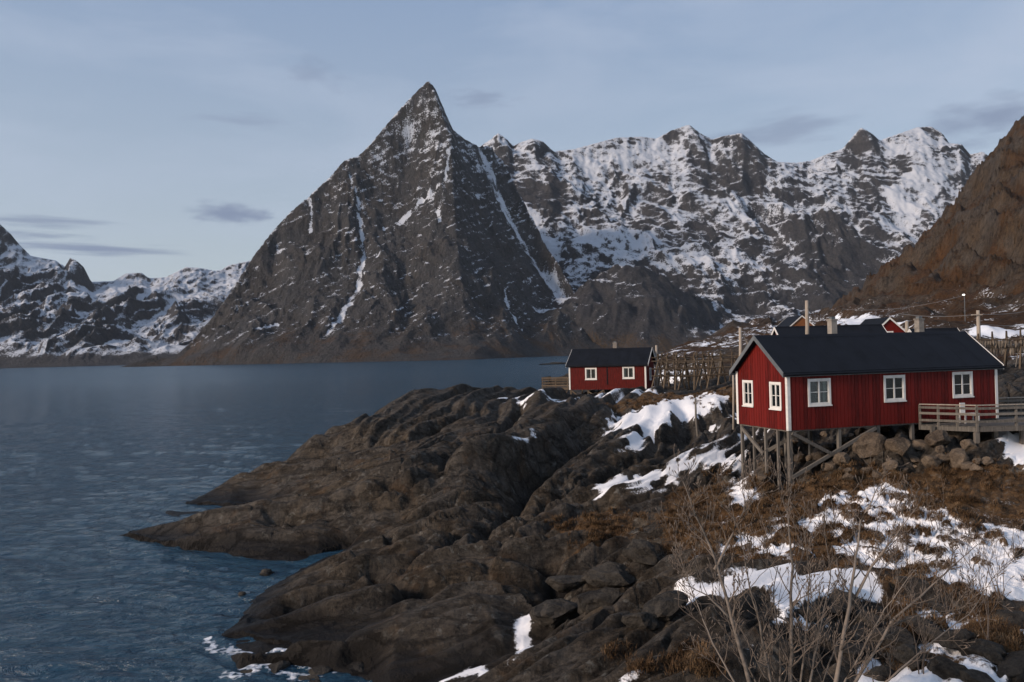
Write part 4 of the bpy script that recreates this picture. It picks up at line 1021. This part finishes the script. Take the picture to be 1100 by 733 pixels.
# ---- the small hut by the water
sx0 = at(694, 416, 78.0); STH = RAD(-20)
SL, SW = 7.75, 4.6
c_, s_2 = math.cos(STH), math.sin(STH)
sorg = (sx0[0] - c_ * SL, sx0[1] - s_2 * SL, sx0[2] + .02)
small = hut('red_hut', 'small red hut with dark roof and two front windows standing near the water', sorg, STH, SL, SW, 2.3, 1.45, .28, .22,
    [(2.25, 1.36, .95, .95, 1), (6.05, 1.42, .95, .95, 1)], [], [(2.3, 1.2, .8, 1.0, 1)], planks=False, fine=False, board=.2)
chimney(small, 4.2, SW / 2 + .3, 3.5, 4.35, .4)
MB().box(3.86, 3.98, -.06, -.034, .25, 2.1).build('drainpipe', MAT['roof'], small)
def swp(x, y, z=0): return (sorg[0] + c_ * x - s_2 * y, sorg[1] + s_2 * x + c_ * y, sorg[2] + z)
for lx in (.1, 1.9, 3.5, 4.9, 6.2, 7.6):
    for ly in (.1, SW - .1): stilt(small, swp(lx, ly), -.165, 'wood_brown', .14, .5)
for p, q in (((.15, 0, -.3), (1.2, 0, -1.1)), ((1.9, 0, -.4), (2.7, 0, -.9)), ((3.5, 0, -.3), (2.7, 0, -.8))): MB().bar(p, q, .08, .12).build('brace', MAT['wood_brown'], small)
sd_ = thing('timber_deck', 'small weathered deck with plank railing at the left end of the small hut', 'deck', sorg, STH)
for k in range(14): MB().box(-2.95, -.1, .2 + k * .22, .2 + k * .22 + .2, -.06, 0).build('plank', MAT['wood_brown'], sd_)
MB().box(-2.95, -.1, .12, .19, -.24, -.02).build('edge_beam', MAT['wood_brown'], sd_)
for xx in (-2.9, -1.5, -.25): MB().box(xx - .05, xx + .05, .06, .115, -.24, 1.0).build('rail_post', MAT['wood_brown'], sd_)
for zz in (.2, .48, .76, .98): MB().box(-2.95, -.12, .02, .058, zz - .07, zz + .07).build('rail', MAT['wood_brown'], sd_)
for yy in (1.2, 2.4, 3.3): MB().box(-3.02, -2.97, yy - .05, yy + .05, -.24, 1.0).build('rail_post', MAT['wood_brown'], sd_)
for zz in (.2, .48, .76, .98): MB().box(-3.06, -3.025, .1, 3.35, zz - .07, zz + .07).build('rail', MAT['wood_brown'], sd_)
for lx, ly in ((-2.8, .3), (-1.5, .3), (-2.8, 3), (-1.5, 3)): stilt(sd_, swp(lx, ly), -.06, 'wood_brown', .13, .6)
for p, q in (((-2.7, .2, -.3), (-1.9, .2, -1.3)), ((-1.6, .2, -.3), (-2.2, .2, -1.2)), ((-1.4, .2, -.3), (-.6, .2, -1.2)), ((-.3, .2, -.3), (-.9, .2, -1.2))): MB().bar(p, q, .08, .1).build('brace', MAT['wood_brown'], sd_)

# ---- roofs of the village behind the big hut
def roof_hut(label, pxl, pxr, pyl, pyr, Y, Wd, hw, rise, **kw):
    a_, b_ = at(pxl, pyl, Y + Wd / 2), at(pxr, pyr, Y + Wd / 2)
    Lr = b_[0] - a_[0]; z_ = (a_[2] + b_[2]) / 2 - hw - rise - .1
    return hut('red_hut', label, (a_[0] + .25, Y, z_), 0, Lr - .5, Wd, hw, rise, .25, .2, [(1.6, 1.3, .9, .9, 1), (Lr - 2.2, 1.3, .9, .9, 1)], [], [], planks=False, fine=False, **kw)
roof_hut('red hut with long dark roof just behind the big stilt hut', 832, 947, 351.5, 348.5, 58, 5, 2.4, 1.9)
roof_hut('red hut whose short dark roof peeps over the right part of the big roof', 977, 1028, 353.5, 352.5, 62, 4.6, 2.4, 1.8)
def gable_hut(label, px, py, Y, w, ln, hw, rise, red, off):
    p = at(px, py, Y); T_ = hut('gable_hut', label, (p[0] + w / 2, Y, p[2] - hw - rise - .1), RAD(90), ln, w, hw, rise, .2, .25, [], [(w / 2, hw + .1, .6, .55, 1)], [], planks=False, fine=False, red=red)
    return T_
gable_hut('little red gable with white bargeboards peeping over the long roof', 955, 341, 92, 4.4, 6, 2.4, 2.0, 'red', 0)
gable_hut('ochre boarded gable of a cabin far behind the big hut', 861, 339, 135, 5.2, 7, 2.4, 2.2, 'orange', 0)

# ---------------------------------------------------------------- poles, wires and the lamp
def pole(label, px, py0, py1, Y, r, mat='pole', lean=0, stay=None):
    a_, b_ = at(px, py0, Y), at(px + lean, py1, Y)
    T_ = thing('utility_pole', label, 'pole', b_)
    MB().tube([(0, 0, -.8), (a_[0] - b_[0], 0, (a_[2] - b_[2]) * .6), (a_[0] - b_[0], 0, a_[2] - b_[2])], [r * 1.1, r, r * .85], 8).build('shaft', MAT[mat], T_, True)
    return T_, a_, b_
t1, p1, g1 = pole('pale pole with a slanting stay behind the left gable of the big hut', 795, 352, 402, 62, .13)
MB().bar((.25, .1, (p1[2] - g1[2]) * .86), (1.9, .3, .2), .1, .1).build('stay', MAT['pole'], t1)
t2, p2, g2 = pole('thick pale pole rising behind the roof of the big hut beside the long dark roof', 866.5, 323, 385, 52, .13)
for zz in (.5, 1.0): MB().tube([(.1, -.1, p2[2] - g2[2] - zz), (.26, -.14, p2[2] - g2[2] - zz), (.27, -.14, p2[2] - g2[2] - zz + .14)], [.02, .03, .04], 6).build('insulator', MAT['grey_trim'], t2)
t3, p3, g3 = pole('pale utility pole beside the right end of the big roof carrying wires', 1050.5, 333.5, 400, 72, .17)
MB().bar((-.5, -.15, p3[2] - g3[2] - .4), (.5, -.15, p3[2] - g3[2] - .4), .1, .1).build('crossarm', MAT['pole'], t3)
t4, p4, g4 = pole('short pale post standing between the red gable and the right chimney', 974, 345, 385, 70, .17)
t5, p5, g5 = pole('thin leaning stake in the snow on the slope left of the big hut', 747, 428, 484, 52, .07, 'wood', 5)
t6, p6, g6 = pole('grey pole at the right corner of the small hut', 705, 371, 420, 80, .13)
t7, p7, g7 = pole('slim pole at the left back corner of the big hut', 787.5, 398, 446, 44, .06)
lampT = thing('street_lamp', 'slender street lamp with a lit white head in front of the brown hillside', 'street lamp', at(1037, 352, 124))
lt = at(1037, 317, 124); lh = lt[2] - lampT.location.z
MB().tube([(0, 0, -1), (0, 0, lh - .3), (-.1, 0, lh)], [.06, .05, .04], 6).build('shaft', MAT['grey_trim'], lampT)
lm, N, L, B = new_mat('lamp_glow'); B.inputs['Emission Color'].default_value = (1, .97, .9, 1); B.inputs['Emission Strength'].default_value = 6
MB().box(-.24, .02, -.1, .1, lh + .0, lh + .10).build('lamp_head', lm, lampT)
def cable(label, p, q, sag, r=.022):
    p, q = Vector(p), Vector(q); o_ = p.copy()
    pts = [tuple(p.lerp(q, k / 14) - o_ + Vector((0, 0, -4 * sag * (k / 14) * (1 - k / 14)))) for k in range(15)]
    c = MB().tube(pts, [r] * 15, 4).build('overhead_wire', MAT['cable'], None, loc=o_); return tag(c, label, 'wire')
p3b = (p3[0], p3[1], p3[2] - .35)
cable('upper wire running right from the pole beside the big roof', p3b, at(1130, 328, 74), .3)
cable('wire running left from the pole beside the big roof above the right chimney', p3b, at(965, 337, 78), .25)
cable('lower wire running right from the pole beside the big roof over the snowy bench', (p3[0], p3[1], p3[2] - 1.2), at(1130, 345, 74), .3)
cable('thin wire strung from the street lamp across the brown hillside', lt, at(905, 332, 150), 1.0, .03)

# ---------------------------------------------------------------- fish drying racks
def rack(label, px0, px1, pyb, Y, hgt_, n, rows_, seed, lean=.62):
    rng = random.Random(seed); a_, b_ = at(px0, pyb, Y), at(px1, pyb, Y); Lr = b_[0] - a_[0]
    T_ = thing('drying_rack', label, 'drying rack', (a_[0], Y, a_[2]), 0, 'wooden fish drying racks')
    gr = lambda x, y: ground(a_[0] + x, Y + y) - a_[2] if Y < 108 else -.3
    for k in range(n):
        x = Lr * k / (n - 1); j = rng.uniform(-.3, .3)
        for sgn in (-1, 1):
            MB().tube([(x + j + sgn * lean * rng.uniform(.6, 1.7), sgn * .9, min(-.1, gr(x, sgn * .9) - .2)), (x, sgn * .05, hgt_ * .86), (x - sgn * lean * .15, -sgn * .14, hgt_ + rng.uniform(.1, .4))], [.085, .075, .06], 6).build('leg', MAT['wood_brown'], T_)
    for zz, yy in rows_:
        MB().tube([(-.6, yy, hgt_ * zz), (Lr * .5, yy + rng.uniform(-.1, .1), hgt_ * zz - .06), (Lr + .6, yy, hgt_ * zz + rng.uniform(-.1, .1))], [.06, .06, .055], 6).build('pole', MAT['wood_brown'], T_)
    for k in range(0, n - 1, 2):
        x0, x1 = Lr * k / (n - 1), Lr * (k + 1) / (n - 1)
        MB().tube([(x0 + .3, -.6, .2), (x1 - .1, 0, hgt_ * .8)], [.05, .045], 6).build('brace', MAT['wood'], T_)
    return T_, Lr
rack('long bare drying rack of crossed poles nearest the small hut', 708, 776, 418, 74, 3.0, 8, ((.86, .12), (.86, -.5), (.62, .35), (.62, -.35), (.4, .5), (.4, -.55), (.97, .1)), 3)
rack('second bare drying rack of crossed poles, behind the first, reaching the big hut', 712, 800, 414, 84, 3.1, 8, ((.86, .12), (.6, .4), (.6, -.4), (.95, .1), (.95, -.4), (.35, -.6)), 5)
rack('low drying rack furthest back above the small hut, seen against the fjord', 700, 790, 409, 97, 2.4, 7, ((.86, .12), (.6, .4), (.9, -.4)), 7)
rk_r, Lr_ = rack('drying rack hung with fish right of the big hut below the snowy bench', 1052, 1128, 398, 66, 2.9, 6, ((.88, .12), (.88, -.5), (.66, .35), (.66, -.35)), 9)
fm = MB(); rng = random.Random(4)
for k in range(300):
    x, row = rng.uniform(-.4, Lr_ + .4), rng.choice(((.88, .12), (.88, -.5), (.66, .35), (.66, -.35)))
    z1 = 2.9 * row[0] - .05; h_ = rng.uniform(.4, .75); w_ = rng.uniform(.05, .10); a0 = rng.uniform(0, 3.14)
    ca, sa = math.cos(a0) * w_, math.sin(a0) * w_; b = len(fm.v); y = row[1] + rng.uniform(-.05, .05)
    fm.v += [(x, y, z1), (x + ca, y + sa, z1 - h_ * .55), (x - ca, y - sa, z1 - h_ * .6), (x + sa * .5, y - ca * .5, z1 - h_ * .5), (x, y, z1 - h_)]
    fm.f += [(b, b + 1, b + 3), (b, b + 3, b + 2), (b, b + 2, b + 1), (b + 4, b + 3, b + 1), (b + 4, b + 2, b + 3), (b + 4, b + 1, b + 2)]
fo_ = fm.build('hanging_fish', MAT['fish'], None, loc=rk_r.location); tag(fo_, 'pale dried fish hanging in dense rows from the right-hand rack', 'dried fish', kind='stuff')

# ---------------------------------------------------------------- boulders
def boulder_mesh(seed, mat, sub=3, sq=(1, 1, .75), rough=.12):
    bm = bmesh.new(); bmesh.ops.create_icosphere(bm, subdivisions=sub, radius=1.0); rng = random.Random(seed)
    cuts = []
    for _ in range(13):
        n_ = Vector((rng.gauss(0, 1), rng.gauss(0, 1), rng.gauss(0, .8))).normalized(); cuts.append((n_, rng.uniform(.5, .85)))
    for v in bm.verts:
        p = v.co.copy()
        for n_, d_ in cuts:
            k = p.dot(n_)
            if k > d_: p -= n_ * (k - d_) * .92
        p += v.normal * (rough * mnoise.fractal(p * 1.8 + Vector((seed, 0, 0)), .9, 2.0, 5) )
        v.co = Vector((p.x * sq[0], p.y * sq[1], p.z * sq[2]))
    me = bpy.data.meshes.new('boulder'); bm.to_mesh(me); bm.free(); me.materials.append(mat)
    me.polygons.foreach_set('use_smooth', [False] * len(me.polygons)); return me
BM = [boulder_mesh(i * 7 + 1, MAT['boulder'], 3) for i in range(6)]
BD = [boulder_mesh(i * 5 + 60, MAT['boulder_dark'], 3, (1.15, 1, .7), .16) for i in range(6)]
rng = random.Random(11)
def boulder(px, py, rpx, me, label, group, sink=.35, asp=1.0):
    p = pick(px, py); r = rpx * p[1] / FPX
    o = bpy.data.objects.new('boulder', me); col.objects.link(o)
    o.location = (p[0], p[1] + r * .3, p[2] + r * (.6 - sink)); o.scale = (r * asp, r, r * rng.uniform(.85, 1.1)); o.rotation_euler = (rng.uniform(-.3, .3), rng.uniform(-.3, .3), rng.uniform(0, 6.28))
    return tag(o, label, 'boulder', group)
boulder(937, 490, 20, BM[0], 'largest rounded ochre boulder under the middle of the big hut', 'boulders under the big hut', .1, 1.1)
boulder(968, 484, 16, BM[1], 'tall pale boulder leaning right of the largest boulder under the hut', 'boulders under the big hut', .1, .8)
for i, (px, py, r) in enumerate([(905,497,10),(893,505,9),(880,495,10),(868,508,9),(912,512,8),(985,496,9),(1000,498,11),(1015,497,9),(1029,496,14),(1040,502,8),(1052,504,8),(990,480,11),(978,466,9),(1012,474,14),(1030,470,11),(925,466,10),(905,478,9),(890,482,8),(1045,480,9),(950,462,9),(862,492,8),(845,500,8),(828,505,9),(815,498,8),(840,488,7),(870,478,8),(958,500,8),(945,508,7),(1062,496,7),(1000,462,8),(975,506,6),(820,515,7)] + [(rng.uniform(855, 1060), rng.uniform(466, 508), rng.uniform(3, 6)) for _ in range(24)]):
    boulder(px, py, r * 1.0, BM[(i * 5 + 2) % 6], 'brown grey stone in the rubble heaped under the big hut', 'rubble stones under the big hut', .25, rng.uniform(.9, 1.3))
ORD = ['leftmost', 'second from the left', 'third from the left', 'fourth from the left', 'fifth from the left', 'sixth from the left', 'seventh from the left', 'eighth from the left', 'eighth from the right', 'seventh from the right', 'sixth from the right', 'fifth from the right', 'fourth from the right', 'third from the right', 'second from the right', 'rightmost']
def places(n): return ORD[:(n + 1) // 2] + ORD[16 - n // 2:]
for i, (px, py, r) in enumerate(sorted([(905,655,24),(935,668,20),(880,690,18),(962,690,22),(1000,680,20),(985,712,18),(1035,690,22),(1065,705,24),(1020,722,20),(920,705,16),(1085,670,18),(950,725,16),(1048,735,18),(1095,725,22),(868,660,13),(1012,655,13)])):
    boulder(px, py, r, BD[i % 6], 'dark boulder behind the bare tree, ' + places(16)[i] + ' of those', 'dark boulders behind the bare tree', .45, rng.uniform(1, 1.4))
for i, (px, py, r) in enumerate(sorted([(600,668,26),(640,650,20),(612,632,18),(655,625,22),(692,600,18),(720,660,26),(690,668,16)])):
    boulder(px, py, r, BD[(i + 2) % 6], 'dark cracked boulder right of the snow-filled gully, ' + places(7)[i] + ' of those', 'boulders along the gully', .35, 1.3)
for i, (px, py, r) in enumerate(sorted([(300,716,17),(270,722,12),(345,722,14),(385,718,16),(420,722,14),(450,716,12),(475,722,13),(495,728,11),(440,730,12),(330,730,12),(512,716,9)])):
    p = on(px, py, .05); r_ = r * p[1] / FPX; o = bpy.data.objects.new('boulder', BD[(i + 4) % 6]); col.objects.link(o)
    o.location = (p[0], p[1], .02); o.scale = (r_ * 1.4, r_, r_ * .6); o.rotation_euler = (0, 0, i * 1.3)
    tag(o, 'wet dark stone in the foaming shallows, ' + places(11)[i] + ' of those', 'boulder', 'wet stones in the shallows')
for px, py, r, lb in ((286, 617, 9, 'small dark stone alone in the calm water of the bay'), (260, 640, 6, 'tiny wet stone awash beside the near rocks')):
    p = on(px, py, .0); r_ = r * p[1] / FPX; o = bpy.data.objects.new('boulder', BD[1]); col.objects.link(o); o.location = (p[0], p[1], .05); o.scale = (r_ * 1.1, r_, r_ * .75)
    tag(o, lb, 'boulder')
# low skerry far out in the fjord
p = on(597, 391.5, 0.0); sk = bpy.data.objects.new('skerry', boulder_mesh(99, MAT['boulder_dark'], 4, (1, 1, 1), .25)); col.objects.link(sk)
sk.location = (p[0], p[1], -.5); sk.scale = (16, 7, 2.6); structure(sk, 'low rocky skerry in the fjord beyond the small hut')

# ---------------------------------------------------------------- dead grass on the slope
rs = np.random.RandomState(5)
wgt = (LSOFT * (0.03 + LHUMP ** 2) * (LSNOW < 0.40) * (LZ > 1.0) * (LY < 62)).ravel()
wgt *= (LY.ravel() ** 1.3)
ci = rs.choice(len(wgt), 2600, p=wgt / wgt.sum())
cx, cy, cz = LX.ravel()[ci], LY.ravel()[ci], LZ.ravel()[ci]
ex = [pick(px + rs.uniform(-14, 14), py + rs.uniform(-8, 8)) for px, py in [(742,540)] * 60 + [(730,555)] * 50 + [(745,700)] * 45 + [(730,712)] * 45 + [(770,505)] * 25 + [(760,715)] * 30 + [(600,560)] * 25 + [(640,556)] * 25 + [(690,715)] * 20 + [(665,700)] * 15 + [(755,428)] * 20]
cx = np.concatenate([cx, [e[0] for e in ex]]); cy = np.concatenate([cy, [e[1] for e in ex]]); cz = np.concatenate([cz, [e[2] for e in ex]])
NB = 26; n = len(cx) * NB
an = rs.uniform(0, 2 * np.pi, n); rad = np.abs(rs.normal(0, .10, n)); Lb = rs.uniform(.08, .27, n) * np.repeat(rs.uniform(.6, 1.25, len(cx)), NB)
bx, by, bz = np.repeat(cx, NB) + rad * np.cos(an), np.repeat(cy, NB) + rad * np.sin(an), np.repeat(cz, NB) - .03
an2 = an + rs.normal(0, .6, n); lean = rs.uniform(.25, 1.15, n); ox_, oy_ = np.cos(an2), np.sin(an2)
w = rs.uniform(.004, .009, n) * (0.6 + np.repeat(cy, NB) / 40)
px_, py_ = -oy_ * w, ox_ * w
m1 = np.stack([bx + ox_ * Lb * .35 * np.sin(lean), by + oy_ * Lb * .35 * np.sin(lean), bz + Lb * .62 * np.cos(lean * .6)], 1)
tp = np.stack([bx + ox_ * Lb * np.sin(lean), by + oy_ * Lb * np.sin(lean), bz + Lb * np.cos(lean)], 1)
pv = np.stack([px_, py_, np.zeros(n)], 1); b0 = np.stack([bx, by, bz], 1)
V = np.stack([b0 - pv, b0 + pv, m1 + pv * .8, m1 - pv * .8, tp], 1).reshape(-1, 3)
i5 = np.arange(n) * 5
F = np.concatenate([np.stack([i5, i5 + 1, i5 + 2], 1), np.stack([i5, i5 + 2, i5 + 3], 1), np.stack([i5 + 3, i5 + 2, i5 + 4], 1)])
gm, N, L, B = new_mat('grass_blades')
g = N.new('ShaderNodeNewGeometry'); nn = noise_n(N, L, 1.6, 4, .6, g.outputs['Position']); nb2 = noise_n(N, L, 14, 2, .5, g.outputs['Position'])
mm = math_n(N, L, 'ADD', math_n(N, L, 'MULTIPLY', nn.outputs['Fac'], .6), math_n(N, L, 'MULTIPLY', nb2.outputs['Fac'], .4))
r_ = ramp(N, [(.36, (.026, .016, .010)), (.5, (.088, .051, .026)), (.64, (.21, .138, .078))]); L.new(mm, r_.inputs[0]); L.new(r_.outputs[0], B.inputs['Base Color']); B.inputs['Roughness'].default_value = .9
B.inputs['Specular IOR Level'].default_value = .1
gro = mesh_np('dead_grass', V, F, gm, None, True); tag(gro, 'rust brown dead grass tussocks between snow patches on the slope', 'grass', kind='stuff')

# ---------------------------------------------------------------- bare tree and shrubs
def bare_branches(mb, buds, start, direc, length, r0, depth, rng, bend=.18):
    p = Vector(start); d = Vector(direc).normalized(); n = 5; pts, rr = [p.copy()], [r0]
    for k in range(n):
        d = (d + Vector((rng.gauss(0, bend), rng.gauss(0, bend), rng.gauss(0, bend) + .10))).normalized()
        p = p + d * length / n; pts.append(p.copy()); rr.append(max(.0036, r0 * (1 - .72 * (k + 1) / n)))
        if depth > 0 and k >= 1:
            for _ in range(rng.choice((0, 1, 1, 2))):
                q = Vector((rng.gauss(0, 1), rng.gauss(0, 1), rng.gauss(0, 1))).normalized(); e = (d * .8 + q * .75 + Vector((0, 0, .25))).normalized()
                bare_branches(mb, buds, p, e, length * rng.uniform(.35, .55), rr[-1] * .62, depth - 1, rng, bend)
    mb.tube(pts, rr, 5 if r0 > .012 else 4)
    if depth == 0: buds.tube([p - d * .03, p, p + d * .035], [.004, .010, .003], 4)
TY = 13.2
tb = at(868, 800, TY); tbz = ground(tb[0], tb[1]) if tb[1] > 12.3 else tb[2]
tree = thing('bare_tree', 'leafless many-stemmed young tree with pale bark in the foreground', 'tree', (tb[0], tb[1], tbz))
rng = random.Random(21); crown, buds = MB(), MB()
stems = [([(850,800),(805,733),(786,665),(768,600),(748,555),(733,515)], .062, 0), ([(768,612),(786,575),(803,540),(818,522)], .032, 0), ([(858,800),(828,733),(815,668),(803,620),(795,570)], .042, -.4),
         ([(868,800),(850,733),(849,670),(851,610),(846,560),(850,520)], .058, .3), ([(875,800),(898,733),(910,665),(918,610),(925,560),(945,520)], .060, -.2), ([(880,800),(918,735),(958,668),(1000,630),(1050,585)], .050, .35),
         ([(915,650),(935,610),(962,575),(985,545)], .030, -.2), ([(865,800),(870,733),(880,680),(893,620),(885,565)], .034, .6), ([(955,672),(990,660),(1030,655)], .024, .3), ([(786,665),(760,640),(735,628)], .024, 0),
         ([(862,800),(838,740),(838,690),(830,640),(838,590)], .030, .8), ([(856,800),(790,735),(765,690),(745,640),(725,585)], .024, .5), ([(872,800),(882,735),(900,690),(935,640),(955,590)], .024, .9), ([(878,800),(940,740),(990,700),(1040,660),(1075,610)], .026, .7), ([(866,800),(860,735),(866,680),(870,620),(862,560)], .024, -.5), ([(874,800),(905,740),(925,700),(950,655),(985,610)], .026, -.4), ([(852,800),(815,740),(795,700),(775,650),(770,600)], .022, .9)]
for st, r0, dy_ in stems:
    pts = [Vector(at(px, py, TY + dy_ * (i / len(st)))) - tree.location for i, (px, py) in enumerate(st)]
    if st[0][1] == 800: pts[0] = Vector((pts[0].x * .55, dy_ * .1, -.15))
    fine_ = []
    for i in range(len(pts) - 1):
        for k in range(4): fine_.append(pts[i].lerp(pts[i + 1], k / 4) + Vector((rng.gauss(0, .006), rng.gauss(0, .012), 0)))
    fine_.append(pts[-1]); m_ = len(fine_)
    rr = [max(.004, r0 * (1 - .86 * (i / (m_ - 1)) ** .85)) for i in range(m_)]
    rr = [x * (.8 if r0 > .03 else 1) for x in rr]; MB().tube(fine_, rr, 7).build('trunk' if r0 > .045 else 'limb', MAT['bark'], tree, True)
    for i in range(m_ // 4, m_):
        for _ in range(rng.choice((1, 1, 2)) if i < m_ - 2 else 2):
            d = (fine_[i] - fine_[i - 1]).normalized(); q = Vector((rng.gauss(0, 1), rng.gauss(0, .8), rng.gauss(0, .5))).normalized()
            bare_branches(crown, buds, fine_[i], (d * .7 + q * .8 + Vector((0, 0, .3))), rng.uniform(.35, .8) * (1.15 - .45 * i / m_), min(rr[i] * .6, .017), 2 if i % 4 == 1 else 1, rng)
co_ = crown.build('crown', MAT['twig'], tree, True); buds.build('buds', MAT['twig'], co_, True)['kind'] = 'stuff'
shr_spots = [(1075,640,70),(1020,660,80),(1045,610,55),(975,600,50),(940,575,45),(740,568,45),(765,560,40),(1005,565,40),(1090,600,45),(890,565,40),(700,560,32),(1060,690,85),(960,545,30),(990,720,90)]
for i, (px, py, hpx) in enumerate(sorted(shr_spots)):
    g0 = pick(px, py); h_ = hpx * g0[1] / FPX; rng2 = random.Random(100 + i); sh, sb = MB(), MB()
    T_ = thing('bare_shrub', 'sparse leafless shrub of thin twigs on the grassy slope, ' + places(len(shr_spots))[i], 'shrub', g0, 0, 'bare shrubs on the grassy slope')
    for k in range(rng2.randint(3, 5)):
        bare_branches(sh, sb, (rng2.gauss(0, .06), rng2.gauss(0, .06), -.05), (rng2.gauss(0, .35), rng2.gauss(0, .35), 1), h_ * rng2.uniform(.6, 1.05), .010 + .004 * rng2.random(), 1 + (k == 0), rng2, .14)
    so = sh.build('stem', MAT['twig'], T_); sb.build('buds', MAT['twig'], so)['kind'] = 'stuff'

# ---------------------------------------------------------------- the air over the fjord
hm = bpy.data.materials.new('haze'); hm.use_nodes = True; N, L = hm.node_tree.nodes, hm.node_tree.links; N.clear()
ho = N.new('ShaderNodeOutputMaterial'); pv_ = N.new('ShaderNodeVolumePrincipled'); pv_.inputs['Density'].default_value = 1.7e-5
pv_.inputs['Color'].default_value = (.80, .88, 1.0, 1); pv_.inputs['Anisotropy'].default_value = 0.0; L.new(pv_.outputs[0], ho.inputs['Volume'])
hz = MB().box(-6500, 6500, -300, 6200, -60, 1100).build('haze', hm); hz['kind'] = 'stuff'; hz['label'] = 'thin blue winter haze over the fjord'
